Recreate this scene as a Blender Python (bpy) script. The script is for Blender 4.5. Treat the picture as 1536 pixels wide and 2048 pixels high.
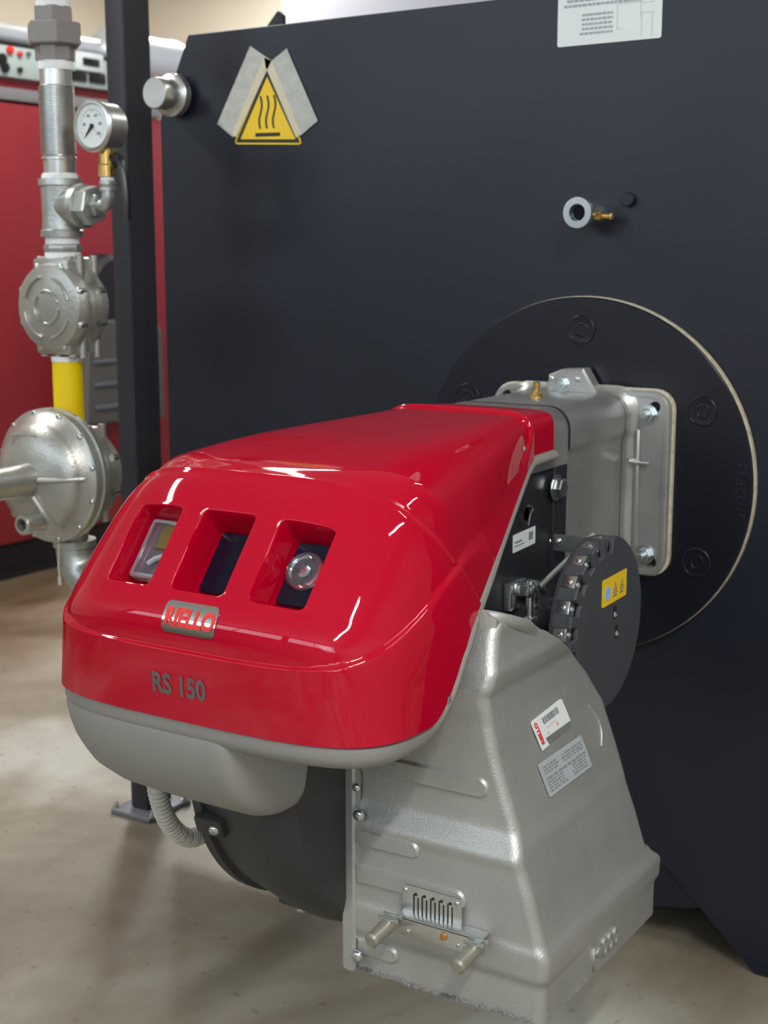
import bpy, bmesh, math, random
from mathutils import Vector, Matrix
from mathutils.geometry import tessellate_polygon
random.seed(7)
S = bpy.context.scene
COL = S.collection
for o in list(bpy.data.objects): bpy.data.objects.remove(o)
PI = math.pi
# ------------------------------------------------------------------ camera
CAM = Vector((1.04, -2.30, 1.25)); YAW = math.radians(32.2); PIT = math.radians(10.4); FPX = 2840.0
cd = bpy.data.cameras.new('camera'); cam = bpy.data.objects.new('camera', cd); COL.objects.link(cam)
cam.location = CAM; cam.rotation_euler = (PI/2-PIT, 0, YAW)
cd.sensor_fit = 'VERTICAL'; cd.sensor_height = 36; cd.sensor_width = 27; cd.lens = 36*FPX/2048
cd.dof.use_dof = True; cd.dof.focus_distance = 1.75; cd.dof.aperture_fstop = 7.5
cd.clip_start = .05
S.camera = cam
# ------------------------------------------------------------------ world, lights, exposure
w = bpy.data.worlds.new('world'); S.world = w; w.use_nodes = True
w.node_tree.nodes['Background'].inputs[0].default_value = (.75, .85, 1, 1)
w.node_tree.nodes['Background'].inputs[1].default_value = .3
S.view_settings.view_transform = 'Standard'; S.view_settings.look = 'None'
S.view_settings.gamma = 1; S.view_settings.use_curve_mapping = False
S.view_settings.exposure = 0.12
def area(name, loc, target, sx, sy, power, col):
    l = bpy.data.lights.new(name, 'AREA'); l.shape = 'RECTANGLE'; l.size = sx; l.size_y = sy; l.energy = power; l.color = col
    o = bpy.data.objects.new(name, l); COL.objects.link(o); o.location = loc
    o.rotation_euler = (Vector(target)-Vector(loc)).to_track_quat('-Z', 'Y').to_euler(); return o
area('front_fill', (2.2, -5.4, 2.4), (0, 0, 1.4), 1.8, 1.4, 20, (.80, .90, 1.0))  # cool fill light added behind the viewer, no door is built there
# ------------------------------------------------------------------ pixel -> point on an axis plane
_F = Vector((-math.sin(YAW)*math.cos(PIT), math.cos(YAW)*math.cos(PIT), -math.sin(PIT)))
_R = Vector((math.cos(YAW), math.sin(YAW), 0)); _U = _R.cross(_F)
def H(px, py, ax, v):
    d = _F + _R*((px-768)/FPX) - _U*((py-1024)/FPX)
    i = 'xyz'.index(ax); return CAM + d*((v-CAM[i])/d[i])
# ------------------------------------------------------------------ materials
def mat(name, col, rough=.5, metal=0, bump=0, bscale=60, var=0, vscale=8, coat=0, emit=None, es=1, spec=.5, trans=0, aniso=0, var_col=None):
    m = bpy.data.materials.new(name); m.use_nodes = True; nt = m.node_tree; b = nt.nodes['Principled BSDF']
    c = (*col, 1); b.inputs['Base Color'].default_value = c; b.inputs['Roughness'].default_value = rough
    b.inputs['Metallic'].default_value = metal; b.inputs['Coat Weight'].default_value = coat; b.inputs['Coat Roughness'].default_value = .03
    b.inputs['Specular IOR Level'].default_value = spec; b.inputs['Transmission Weight'].default_value = trans
    if emit: b.inputs['Emission Color'].default_value = (*emit, 1); b.inputs['Emission Strength'].default_value = es
    tc = nt.nodes.new('ShaderNodeTexCoord')
    if var:
        n = nt.nodes.new('ShaderNodeTexNoise'); n.inputs['Scale'].default_value = vscale; n.inputs['Detail'].default_value = 6
        r = nt.nodes.new('ShaderNodeValToRGB'); r.color_ramp.elements[0].position = .35; r.color_ramp.elements[1].position = .68
        r.color_ramp.elements[0].color = (*[x*(1-var) for x in (var_col or col)], 1); r.color_ramp.elements[1].color = (*[min(1, x*(1+var*.5)) for x in col], 1)
        nt.links.new(tc.outputs['Object'], n.inputs['Vector']); nt.links.new(n.outputs['Fac'], r.inputs['Fac']); nt.links.new(r.outputs['Color'], b.inputs['Base Color'])
    if bump:
        n = nt.nodes.new('ShaderNodeTexNoise'); n.inputs['Scale'].default_value = bscale; n.inputs['Detail'].default_value = 4
        bp = nt.nodes.new('ShaderNodeBump'); bp.inputs['Strength'].default_value = bump; bp.inputs['Distance'].default_value = .002
        nt.links.new(tc.outputs['Object'], n.inputs['Vector']); nt.links.new(n.outputs['Fac'], bp.inputs['Height']); nt.links.new(bp.outputs['Normal'], b.inputs['Normal'])
    return m
RED = mat('red_gloss_hood', (.46, .0, .019), .55, 0, coat=1, spec=.0)
ALU = mat('cast_aluminium', (.50, .50, .48), .42, .62, bump=.35, bscale=420, var=.10, vscale=9)
ALUS = mat('smooth_aluminium', (.47, .47, .455), .36, .7, bump=.12, bscale=200, var=.12, vscale=14)
TRAY = mat('grey_painted_tray', (.30, .29, .27), .5, .2, bump=.3, bscale=500)
ZINC = mat('zinc_plated_steel', (.62, .66, .66), .25, .95)
STEEL = mat('bright_steel', (.66, .66, .64), .3, .9, var=.1, vscale=30)
GALV = mat('galvanised_fitting', (.50, .52, .50), .38, .75, bump=.3, bscale=120, var=.2, vscale=30)
UNION = mat('grey_cast_union', (.27, .25, .24), .5, .3, bump=.2, bscale=90)
GASAL = mat('satin_gas_casting', (.47, .465, .43), .34, .68, bump=.3, bscale=260, var=.12, vscale=20)
BRASS = mat('brass', (.75, .50, .16), .25, .95)
BLACKP = mat('black_burner_plastic', (.022, .022, .026), .42, 0, bump=.2, bscale=400)
BLACKS = mat('black_satin_body', (.020, .021, .026), .38, 0, bump=.15, bscale=150)
VOL = mat('black_fan_casing', (.035, .034, .035), .5, 0, bump=.3, bscale=350)
DISC = mat('charcoal_dial_plastic', (.060, .064, .075), .5, 0, bump=.2, bscale=500)
PLATE = mat('boiler_black_paint', (.008, .011, .022), .40, 0, bump=.06, bscale=25, var=.25, vscale=3)
PLATE2 = mat('boiler_burner_plate_paint', (.005, .0065, .013), .34, 0, bump=.2, bscale=30)
POST = mat('post_black_paint', (.026, .027, .036), .42, 0, bump=.1, bscale=30)
CREAM = mat('cream_insulation', (.62, .56, .42), .9, 0, bump=1, bscale=300, var=.2, vscale=80)
WHITE = mat('white_sticker', (.75, .80, .80), .45)
GREYST = mat('silver_sticker', (.48, .52, .55), .4, .2)
INK = mat('grey_print', (.13, .15, .17), .6)
PALEINK = mat('pale_print', (.40, .46, .49), .6)
REDINK = mat('red_print', (.80, .03, .03), .5)
BLACKINK = mat('black_print', (.015, .015, .015), .5)
YEL = mat('yellow_sign', (.86, .58, .02), .4)
YELP = mat('yellow_gas_paint', (.88, .62, .0), .4)
BLUEST = mat('blue_symbol', (.30, .48, .90), .5)
TAPE = mat('masking_tape', (.50, .52, .48), .8, 0, bump=.8, bscale=150, var=.12, vscale=40)
TAPEY = mat('masking_tape_over_yellow', (.66, .60, .44), .8, 0, bump=.8, bscale=150)
PTFE = mat('white_thread_tape', (.86, .87, .88), .6, 0, bump=.4, bscale=200)
CHROME = mat('mirror_badge', (.80, .82, .78), .08, 1)
LETTER = mat('grey_foil_lettering', (.25, .22, .22), .25, .8)
GLASSD = mat('dark_window', (.006, .006, .018), .12, 0, spec=.3)
CLEAR = mat('clear_plastic', (.95, .95, 1), .03, 0, trans=1)
YINNER = mat('ochre_inner_part', (.30, .20, .02), .5)
RUBBER = mat('beige_corrugated_conduit', (.50, .46, .40), .6)
BLACKR = mat('black_lever_plastic', (.012, .012, .012), .35)
REDB = mat('faded_red_boiler', (.33, .018, .028), .5, 0, var=.12, vscale=1.5)
PANEL = mat('pale_control_panel', (.50, .58, .56), .45)
JACK = mat('bright_metal_jacket', (.85, .88, .92), .25, .6)
DKBASE = mat('black_plinth', (.015, .013, .016), .6)
GREYB = mat('grey_enamel_cover', (.10, .095, .09), .5)
WALL = mat('beige_plaster', (.66, .61, .50), .85, 0, bump=.3, bscale=20, var=.06, vscale=2)
WALLP = mat('pale_grey_panel', (.44, .47, .54), .6)
CEIL = mat('ceiling_white', (.62, .62, .60), .9)
DARKW = mat('machinery_wall', (.42, .41, .39), .9)
LAMP = mat('lamp_tube', (1, 1, 1), .5, emit=(.95, .98, 1), es=18)
GLOWP = mat('added_glow_panel_emission', (1, 1, 1), .5, emit=(.74, .88, 1), es=3.6)  # even glow for the panels added behind the viewer
def floor_mat():
    m = bpy.data.materials.new('stained_concrete'); m.use_nodes = True; nt = m.node_tree; b = nt.nodes['Principled BSDF']
    tc = nt.nodes.new('ShaderNodeTexCoord')
    def noise(sc, det, dist=0, st=(1, 1, 1)):
        mp = nt.nodes.new('ShaderNodeMapping'); mp.inputs['Scale'].default_value = st
        n = nt.nodes.new('ShaderNodeTexNoise'); n.inputs['Scale'].default_value = sc; n.inputs['Detail'].default_value = det; n.inputs['Distortion'].default_value = dist
        nt.links.new(tc.outputs['Object'], mp.inputs[0]); nt.links.new(mp.outputs[0], n.inputs['Vector']); return n.outputs['Fac']
    def ramp(f, *st):
        r = nt.nodes.new('ShaderNodeValToRGB'); e = r.color_ramp.elements
        while len(e) < len(st): e.new(.5)
        for k, (p, c) in enumerate(st): e[k].position = p; e[k].color = (*c, 1)
        nt.links.new(f, r.inputs[0]); return r.outputs[0]
    def mix(a, b2, f, mode='MIX'):
        x = nt.nodes.new('ShaderNodeMix'); x.data_type = 'RGBA'; x.blend_type = mode
        if isinstance(f, float): x.inputs[0].default_value = f
        else: nt.links.new(f, x.inputs[0])
        nt.links.new(a, x.inputs[6]); nt.links.new(b2, x.inputs[7]); return x.outputs[2]
    base = ramp(noise(1.6, 6, .6), (.30, (.17, .14, .10)), (.47, (.28, .255, .20)), (.64, (.45, .45, .41)))
    stain = ramp(noise(3.2, 8, 1.2, (1, .5, 1)), (.36, (.80, .74, .67)), (.5, (.96, .95, .92)), (.7, (1.08, 1.08, 1.05)))
    c = mix(base, stain, 1.0, 'MULTIPLY')
    spots = ramp(noise(34, 3), (.28, (.55, .45, .38)), (.36, (1, 1, 1)))
    c = mix(c, spots, .6, 'MULTIPLY')
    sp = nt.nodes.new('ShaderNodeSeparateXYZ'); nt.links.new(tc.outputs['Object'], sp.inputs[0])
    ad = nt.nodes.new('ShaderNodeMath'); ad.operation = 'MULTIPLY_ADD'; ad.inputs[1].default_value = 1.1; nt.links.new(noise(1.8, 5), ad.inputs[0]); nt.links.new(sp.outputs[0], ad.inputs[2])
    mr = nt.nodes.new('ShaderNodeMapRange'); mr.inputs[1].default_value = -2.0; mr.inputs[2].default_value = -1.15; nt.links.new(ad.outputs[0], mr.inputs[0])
    boiler_shade = ramp(mr.outputs[0], (0, (.60, .46, .36)), (1, (1, 1, 1)))  # red boiler's shade and reflection painted into the floor as a brown tint
    c = mix(c, boiler_shade, 1.0, 'MULTIPLY')
    nt.links.new(c, b.inputs['Base Color'])
    b.inputs['Roughness'].default_value = .48
    bp = nt.nodes.new('ShaderNodeBump'); bp.inputs['Strength'].default_value = .3; bp.inputs['Distance'].default_value = .004
    nt.links.new(noise(22, 8), bp.inputs['Height']); nt.links.new(bp.outputs[0], b.inputs['Normal'])
    return m
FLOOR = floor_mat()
# ------------------------------------------------------------------ mesh helpers
def link(name, bm, m, parent=None, sharp=35, flat=False):
    bmesh.ops.recalc_face_normals(bm, faces=bm.faces)
    me = bpy.data.meshes.new(name)
    if not flat:
        for f in bm.faces: f.smooth = True
        a = math.radians(sharp)
        for e in bm.edges:
            if len(e.link_faces) == 2 and e.calc_face_angle(0) > a: e.smooth = False
    bm.to_mesh(me); bm.free(); me.materials.append(m)
    o = bpy.data.objects.new(name, me); COL.objects.link(o)
    if parent: o.parent = parent; o.matrix_parent_inverse = world_of(parent).inverted()
    return o
def world_of(o):
    return o.matrix_basis.copy() if not o.parent else world_of(o.parent) @ o.matrix_parent_inverse @ o.matrix_basis
def tag(o, label=None, cat=None, group=None, kind=None):
    if label: o['label'] = label
    if cat: o['category'] = cat
    if group: o['group'] = group
    if kind: o['kind'] = kind
    return o
def thing(name, loc, label, cat, group=None):
    o = bpy.data.objects.new(name, None); COL.objects.link(o); o.location = loc; o.empty_display_size = .05
    return tag(o, label, cat, group)
def B(): return bmesh.new()
def V(*a): return Vector(a)
def box(bm, lo, hi, bev=0, seg=2):
    lo, hi = Vector(lo), Vector(hi); b = bmesh.new(); bmesh.ops.create_cube(b, size=1)
    for v in b.verts: v.co = Vector(((lo[i]+hi[i])/2 + v.co[i]*(hi[i]-lo[i]) for i in range(3)))
    if bev: bmesh.ops.bevel(b, geom=b.edges[:], offset=bev, segments=seg, affect='EDGES', profile=.5)
    merge(bm, b); return bm
def merge(bm, b, M=None):
    if M: bmesh.ops.transform(b, matrix=M, verts=b.verts)
    mp = {v: bm.verts.new(v.co) for v in b.verts}
    for f in b.faces:
        try: bm.faces.new([mp[v] for v in f.verts])
        except ValueError: pass
    b.free()
def basis(n, up=(0, 0, 1)):
    n = Vector(n).normalized(); up = Vector(up)
    if abs(n.dot(up)) > .99: up = Vector((0, 1, 0))
    u = up.cross(n).normalized(); v = n.cross(u); return u, v, n
def lathe(bm, o, d, prof, seg=40, up=(0, 0, 1), a0=0):
    """prof: list of (h along d, radius)"""
    o = Vector(o); u, v, n = basis(d, up); rings = []
    for h, r in prof:
        if r < 1e-6: rings.append([bm.verts.new(o+n*h)])
        else: rings.append([bm.verts.new(o+n*h+(u*math.cos(a0+2*PI*k/seg)+v*math.sin(a0+2*PI*k/seg))*r) for k in range(seg)])
    for a, b in zip(rings, rings[1:]):
        if len(a) == 1 and len(b) == 1: continue
        for k in range(seg):
            k2 = (k+1) % seg
            if len(a) == 1: bm.faces.new((a[0], b[k], b[k2]))
            elif len(b) == 1: bm.faces.new((a[k], a[k2], b[0]))
            else: bm.faces.new((a[k], a[k2], b[k2], b[k]))
    for r in (rings[0], rings[-1]):
        if len(r) > 1:
            try: bm.faces.new(r)
            except ValueError: pass
    return bm
def cyl(bm, a, b, r, seg=24, ch=0, r2=None):
    a, b = Vector(a), Vector(b); L = (b-a).length; r2 = r if r2 is None else r2
    if ch: p = [(0, 0), (0, r-ch), (ch, r), (L-ch, r2), (L, r2-ch), (L, 0)]
    else: p = [(0, 0), (0, r), (L, r2), (L, 0)]
    return lathe(bm, a, b-a, p, seg)
def hexp(bm, a, b, r, ch=.0, a0=0):
    a, b = Vector(a), Vector(b); L = (b-a).length
    p = [(0, 0), (0, r-ch), (ch, r), (L-ch, r), (L, r-ch), (L, 0)] if ch else [(0, 0), (0, r), (L, r), (L, 0)]
    return lathe(bm, a, b-a, p, 6, a0=a0)
def tube(bm, pts, r, seg=12, rfun=None):
    pts = [Vector(p) for p in pts]; rings = []; up = None
    for i, p in enumerate(pts):
        t = (pts[min(i+1, len(pts)-1)]-pts[max(i-1, 0)]).normalized()
        if up is None: u, v, _ = basis(t)
        else: u = (up - t*up.dot(t)).normalized(); v = t.cross(u)
        up = u; rr = rfun(i) if rfun else r
        rings.append([bm.verts.new(p+(u*math.cos(2*PI*k/seg)+v*math.sin(2*PI*k/seg))*rr) for k in range(seg)])
    for a, b in zip(rings, rings[1:]):
        for k in range(seg): bm.faces.new((a[k], a[(k+1) % seg], b[(k+1) % seg], b[k]))
    bm.faces.new(rings[0]); bm.faces.new(rings[-1]); return bm
def spline(P, n):
    P = [Vector(p) for p in P]; out = []
    for i in range(len(P)-1):
        a = P[max(i-1, 0)]; b = P[i]; c = P[i+1]; d = P[min(i+2, len(P)-1)]
        for k in range(n):
            t = k/n; out.append(.5*((2*b)+(c-a)*t+(2*a-5*b+4*c-d)*t*t+(3*b-a-3*c+d)*t**3))
    return out+[P[-1]]
def rrect(x0, y0, x1, y1, r, n=5):
    out = []
    for cx, cy, a in ((x1-r, y0+r, -PI/2), (x1-r, y1-r, 0), (x0+r, y1-r, PI/2), (x0+r, y0+r, PI)):
        for k in range(n+1): t = a+PI/2*k/n; out.append((cx+r*math.cos(t), cy+r*math.sin(t)))
    return out
def slab(bm, loops, o, u, v, n, t, ch=0):
    """polygon with holes in frame (o,u,v), extruded t along n; loops[0] outer; ch = chamfer of outer top edge"""
    o, u, v, n = map(Vector, (o, u, v, n))
    P = lambda p, h: o+u*p[0]+v*p[1]+n*h
    top = [list(l) for l in loops]
    if ch:
        L = loops[0]; N = len(L); ins = []
        area2 = sum(L[i][0]*L[(i+1) % N][1]-L[(i+1) % N][0]*L[i][1] for i in range(N)); sg = 1 if area2 > 0 else -1
        for i in range(N):
            a, b, c = Vector(L[i-1]), Vector(L[i]), Vector(L[(i+1) % N])
            e1 = (b-a).normalized(); e2 = (c-b).normalized(); nn = Vector((-(e1.y+e2.y), e1.x+e2.x)).normalized()*sg
            ins.append(tuple(b+nn*ch))
        top[0] = ins
    vb = [[bm.verts.new(P(p, 0)) for p in l] for l in loops]
    vt = [[bm.verts.new(P(p, t)) for p in l] for l in top]
    vm = [[bm.verts.new(P(p, t-ch)) for p in l] if (ch and i == 0) else None for i, l in enumerate(loops)]
    for i, l in enumerate(loops):
        N = len(l)
        chain = [vb[i], vm[i], vt[i]] if vm[i] else [vb[i], vt[i]]
        for a, b in zip(chain, chain[1:]):
            for k in range(N): bm.faces.new((a[k], a[(k+1) % N], b[(k+1) % N], b[k]))
    for vs, ls in ((vb, loops), (vt, top)):
        flat = [x for l in vs for x in l]
        if len(ls) == 1:
            bm.faces.new(flat)
        else:
            for tri in tessellate_polygon([[Vector((p[0], p[1], 0)) for p in l] for l in ls]):
                try: bm.faces.new([flat[j] for j in tri])
                except ValueError: pass
    return bm
def bolt(parent, p, d, r=.008, h=.006, washer=True, m=None, name='bolt', stud=0):
    p = Vector(p); n = Vector(d).normalized(); b = B(); q = p
    if washer: cyl(b, p, p+n*.002, r*1.35, 16); q = p+n*.002
    hexp(b, q, q+n*h, r, r*.12)
    if stud: cyl(b, q+n*h, q+n*(h+stud), r*.5, 12, r*.08)
    return link(name, b, m or ZINC, parent)
def screw(parent, p, d, r=.006, name='screw', m=None):
    p = Vector(p); n = Vector(d).normalized(); b = B()
    lathe(b, p, n, [(0, r), (.001, r*1.0), (r*.45, r*.8), (r*.65, r*.45), (r*.66, r*.3), (r*.35, r*.22), (r*.35, 0)], 16)
    return link(name, b, m or ZINC, parent)
def text(name, s, o, u, v, size, m, parent, ext=.0004, off=0, align='CENTER', shear=0, sx=1, lift=0):
    c = bpy.data.curves.new('t', 'FONT'); c.body = s; c.size = size; c.extrude = ext; c.offset = off; c.align_x = align; c.align_y = 'CENTER'; c.shear = shear
    c.resolution_u = 3
    t = bpy.data.objects.new('t', c); COL.objects.link(t); dg = bpy.context.evaluated_depsgraph_get(); dg.update()
    me = bpy.data.meshes.new_from_object(t.evaluated_get(dg)); bpy.data.objects.remove(t)
    u = Vector(u).normalized(); v = Vector(v).normalized(); n = u.cross(v)
    M = Matrix.Translation(Vector(o)+n*lift) @ Matrix((u*sx, v, n)).transposed().to_4x4(); me.transform(M)
    me.materials.clear(); me.materials.append(m); me.name = name
    ob = bpy.data.objects.new(name, me); COL.objects.link(ob)
    if parent: ob.parent = parent; ob.matrix_parent_inverse = world_of(parent).inverted()
    return ob
def bars(bm, rects, o, u, v, n, t=.0004):
    for x0, y0, x1, y1 in rects: slab(bm, [[(x0, y0), (x1, y0), (x1, y1), (x0, y1)]], o, u, v, n, t)
    return bm
def interp(x, T):
    if x <= T[0][0]: return T[0][1]
    for (a, p), (b, q) in zip(T, T[1:]):
        if x <= b: return p+(q-p)*(x-a)/(b-a)
    return T[-1][1]
def sstep(x, a, b):
    t = max(0, min(1, (x-a)/(b-a))); return t*t*(3-2*t)
# ================================================================== SETTING
def struct(name, bm, m, label): return tag(link(name, bm, m), label, kind='structure')
X0, X1, Y0, Y1, HT = -5.2, 3.4, -5.6, 4.6, 3.5
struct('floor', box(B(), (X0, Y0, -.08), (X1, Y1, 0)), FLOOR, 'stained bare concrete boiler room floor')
struct('wall_back', box(B(), (X0, Y1, 0), (X1, Y1+.15, HT)), WALL, 'beige plastered wall behind the boilers')
struct('wall_left', box(B(), (X0-.15, Y0, 0), (X0, Y1, HT)), WALL, 'beige plastered wall on the left')
struct('wall_right', box(B(), (X1, Y0, 0), (X1+.15, Y1, HT)), DARKW, 'plain wall on the right')
struct('wall_front', box(B(), (X0, Y0-.15, 0), (X1, Y0, HT)), DARKW, 'plain wall behind the viewer')
struct('ceiling', box(B(), (X0, Y0, HT), (X1, Y1, HT+.1)), CEIL, 'flat white ceiling')
pw = H(565, 30, 'y', 3.2)
struct('trim_1', box(B(), (pw.x, 3.2, 0), (pw.x+2.6, 3.35, HT), .004), WALLP, 'pale grey panel partition standing behind the black boiler')
# ceiling lamps (fluorescent battens)
LP = [(1.8, -2.5, 0), (-2.3, -.9, 0), (1.9, -.2, 0), (-2.0, 1.3, 0), (.6, 1.2, 0), (-3.3, 3.4, 0)]
LPW = [70, 34, 8, 26, 12, 95]
for i, (x, y, r) in enumerate(LP):
    t = thing('ceiling_lamp', (x, y, 2.95), 'white fluorescent batten lamp hanging under the ceiling, lamp %s' % ['nearest the right wall in front', 'in front at left', 'over the burner', 'over the gas line', 'over the rear of the black boiler', 'in the far left corner'][i], 'lamp', 'ceiling lamps')
    b = box(B(), (x-.06, y-.62, 2.97), (x+.06, y+.62, 3.03), .005); link('housing', b, PANEL, t)
    for s in (-.03, .03):
        link('tube', cyl(B(), (x+s, y-.6, 2.95), (x+s, y+.6, 2.95), .014, 12), LAMP, t)
    la = bpy.data.lights.new('lamp_light', 'AREA'); la.shape = 'RECTANGLE'; la.size = .10; la.size_y = 1.2; la.energy = LPW[i]; la.color = (1, .97, .92)
    lo_ = bpy.data.objects.new('lamp_light', la); COL.objects.link(lo_); lo_.location = (x, y, 2.925); lo_.parent = t; lo_.matrix_parent_inverse = world_of(t).inverted()
    for s in (-.45, .45): link('hanger', cyl(B(), (x, y+s, 3.03), (x, y+s, HT), .004, 6), STEEL, t)
# glowing panels added behind the viewer for reflections and front fill, out of view
for nm, lo, hi in (('added_glow_panel_1', (-.6, Y0+.001, 2.1), (3.0, Y0+.02, 3.2)), ('added_glow_panel_2', (-4.9, Y0+.001, 2.1), (-1.0, Y0+.02, 3.2))):
    o = struct(nm, box(B(), lo, hi), GLOWP, 'glowing panel added on the wall behind the viewer, out of view')
    mx = (lo[0]+hi[0])/2
    link('added_glow_panel_frame', box(box(B(), (mx-.03, lo[1], lo[2]), (mx+.03, lo[1]+.05, hi[2])), (lo[0]-.05, lo[1], lo[2]-.05), (hi[0]+.05, lo[1]+.05, lo[2])), PANEL, o)
# ================================================================== BLACK BOILER
boil = thing('black_boiler', (.012, 0, 0), 'large satin black boiler with octagonal front plate behind the red burner', 'boiler')
poly = [(-.951, .17), (.19, .16), (.36, 0), (1.0, 0), (1.0, 1.515), (.92, 1.690), (-.872, 1.676), (-.951, 1.515)]
b = slab(B(), [poly], (0, .012, 0), (1, 0, 0), (0, 0, 1), (0, -1, 0), .012, .002); link('front_plate', b, PLATE, boil)
b = lathe(B(), (.03, .013, .86), (0, 1, 0), [(0, 0), (0, .80), (2.6, .80), (2.6, 0)], 48); link('boiler_shell', b, PLATE, boil)
b = box(B(), (-.55, .19, 0), (.9, 2.5, .14), .01); link('skid', b, DKBASE, boil)
tri = [H(535, 52, 'y', .35), H(556, 22, 'y', .35), H(566, 30, 'y', .35), H(567, 60, 'y', .35)]
b = slab(B(), [[(p.x, p.z) for p in tri]], (0, .36, 0), (1, 0, 0), (0, 0, 1), (0, -1, 0), .012); link('lifting_lug', b, PLATE, boil)
c0 = V(.012, 0, .860)
b = lathe(B(), c0, (0, -1, 0), [(0, .2), (0, .3125), (.004, .3142), (.017, .3142), (.020, .3130), (.020, .2)], 96); link('insulation_ring', b, CREAM, boil)
b = lathe(B(), c0+V(0, -.0205, 0), (0, -1, 0), [(0, 0), (0, .3130), (.0035, .3130), (.006, .311), (.006, 0)], 96); bp = link('burner_plate', b, PLATE2, boil)
bp['label'] = 'round black plate carrying the burner, edged in cream insulation'
for k in range(6):
    a = math.radians(30+60*k); p = c0+V(.257*math.cos(a), -.0268, .257*math.sin(a))
    b = lathe(B(), p, (0, -1, 0), [(0, 0), (0, .0255), (.0022, .0250), (.0028, .0238), (.0012, .0225), (.0008, .0140), (.0020, .0130), (.0022, .0100), (.0005, .0085), (.0003, 0)], 32)
    w_ = link('plug', b, PLATE2, bp)
lt = H(1483, 985, 'y', -.0272)
text('date_stamp', '01/22E43', lt, (0, 0, 1), (-1, 0, 0), .026, PLATE, bp, ext=.0014)
# corner pin (steel)
kc = H(340, 190, 'y', -.03); b = B()
lathe(b, (kc.x, 0, kc.z), (0, -1, 0), [(0, .012), (.012, .012), (.012, .040), (.014, .042), (.030, .042), (.032, .040), (.034, .031), (.075, .031), (.078, .029), (.078, 0)], 40)
pk = link('corner_pin', b, STEEL, boil); pk['label'] = 'bright steel round pin at the upper left corner'
# sight glass
sc = H(1156, 425, 'y', -.07); sb = V(sc.x-.002, 0, sc.z); b = B()
lathe(b, sb, (0, -1, 0), [(0, .020), (.052, .020), (.052, .0255), (.055, .027), (.067, .027), (.070, .0255), (.070, .0145), (.060, .0135), (.060, 0)], 36)
sg = link('sight_tube', b, ZINC, boil); sg['label'] = 'zinc sight tube with a hollow bore'
b = cyl(B(), sb+V(0, -.0601, 0), sb+V(0, -.0605, 0), .0132, 24); link('sight_lens', b, GLASSD, sg)
b = B(); q = sb+V(.018, -.035, -.004); cyl(b, q, q+V(.012, 0, -.001), .0075, 6); cyl(b, q+V(.012, 0, -.001), q+V(.026, 0, -.002), .005, 16, .001); cyl(b, q+V(.026, 0, -.002), q+V(.032, 0, -.002), .0065, 16, .001); link('brass_nipple', b, BRASS, sg)
b = B(); q = V(sc.x+.062, 0, sc.z+.022); cyl(b, q, q+V(0, -.012, 0), .012, 16, .002); link('small_bolt', b, PLATE2, boil)
# ---- stickers on the boiler
sgn = thing('warning_sign', (-.676, -.001, 1.47), 'yellow triangular hot surface warning sign taped on the upper left of the black boiler', 'sign')
A_, L_, R_ = V(-.675, 0, 1.603), V(-.760, 0, 1.459), V(-.592, 0, 1.452)
ce = (A_+L_+R_)/3
def triloop(s, r=.0): return [((p.x-ce.x)*s, (p.z-ce.z)*s) for p in (L_, R_, A_)]
def rtri(s, r):
    T = [Vector(t) for t in triloop(s)]; out = []
    for i in range(3):
        a, b_, c = T[i-1], T[i], T[(i+1) % 3]; e1 = (a-b_).normalized(); e2 = (c-b_).normalized()
        p, q = b_+e1*r, b_+e2*r
        for k in range(5): t = k/4; out.append(tuple(p*(1-t)**2+b_*2*t*(1-t)+q*t*t))
    return out
fr = ((ce.x, -.0005, ce.z), (1, 0, 0), (0, 0, 1), (0, -1, 0))
link('backing', slab(B(), [rtri(1.0, .012)], *fr, .0012), YEL, sgn)
link('black_border', slab(B(), [rtri(.93, .003), rtri(.80, .003)], (ce.x, -.0017, ce.z), *fr[1:], .0004), BLACKINK, sgn)
b = B()
for k in (-1, 0, 1):
    pts = [V(ce.x+k*.0165+.0035*math.sin(t*2*PI*.95), -.0022, ce.z+.047-t*.062) for t in [j/16 for j in range(17)]]
    pts = [p+V(0, 0, -.004) for p in pts]
    for p, q in zip(pts, pts[1:]):
        slab(b, [[(p.x-.0022-ce.x, p.z-ce.z), (q.x-.0022-ce.x, q.z-ce.z), (q.x+.0022-ce.x, q.z-ce.z), (p.x+.0022-ce.x, p.z-ce.z)]], (ce.x, -.0017, ce.z), *fr[1:], .0004)
slab(b, [[(-.030, -.0335), (.030, -.0345), (.030, -.0275), (-.030, -.0265)]], (ce.x, -.0017, ce.z), *fr[1:], .0004)
link('heat_symbol', b, BLACKINK, sgn)
for nm, P_ in (('left', [(502, 92), (545, 122), (532, 136), (468, 275), (436, 248)]), ('right', [(545, 122), (575, 97), (637, 242), (602, 272), (537, 132)])):
    pp = [H(*q, 'y', 0) for q in P_]
    link('tape_strip', slab(B(), [[(p.x, p.z) for p in pp]], (0, -.0022, 0), (1, 0, 0), (0, 0, 1), (0, -1, 0), .0006), TAPE, sgn)
for P_ in ([(531, 112), (545, 122), (538, 136), (474, 275), (465, 268)], [(530, 115), (545, 122), (604, 268), (594, 276), (533, 134)]):
    pp = [H(*q, 'y', 0) for q in P_]
    link('tape_edge', slab(B(), [[(p.x, p.z) for p in pp]], (0, -.0028, 0), (1, 0, 0), (0, 0, 1), (0, -1, 0), .0004), TAPEY, sgn)
nt_ = thing('instruction_label', (.036, -.001, 1.64), 'white printed instruction sheet stuck at the top of the black boiler', 'label')
l0 = H(1115, 95, 'y', 0); l1 = H(1323, 75, 'y', 0)
fr = ((l0.x, -.0005, l0.z), (1, 0, .01), (0, 0, 1), (0, -1, 0)); LW = l1.x-l0.x
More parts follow.
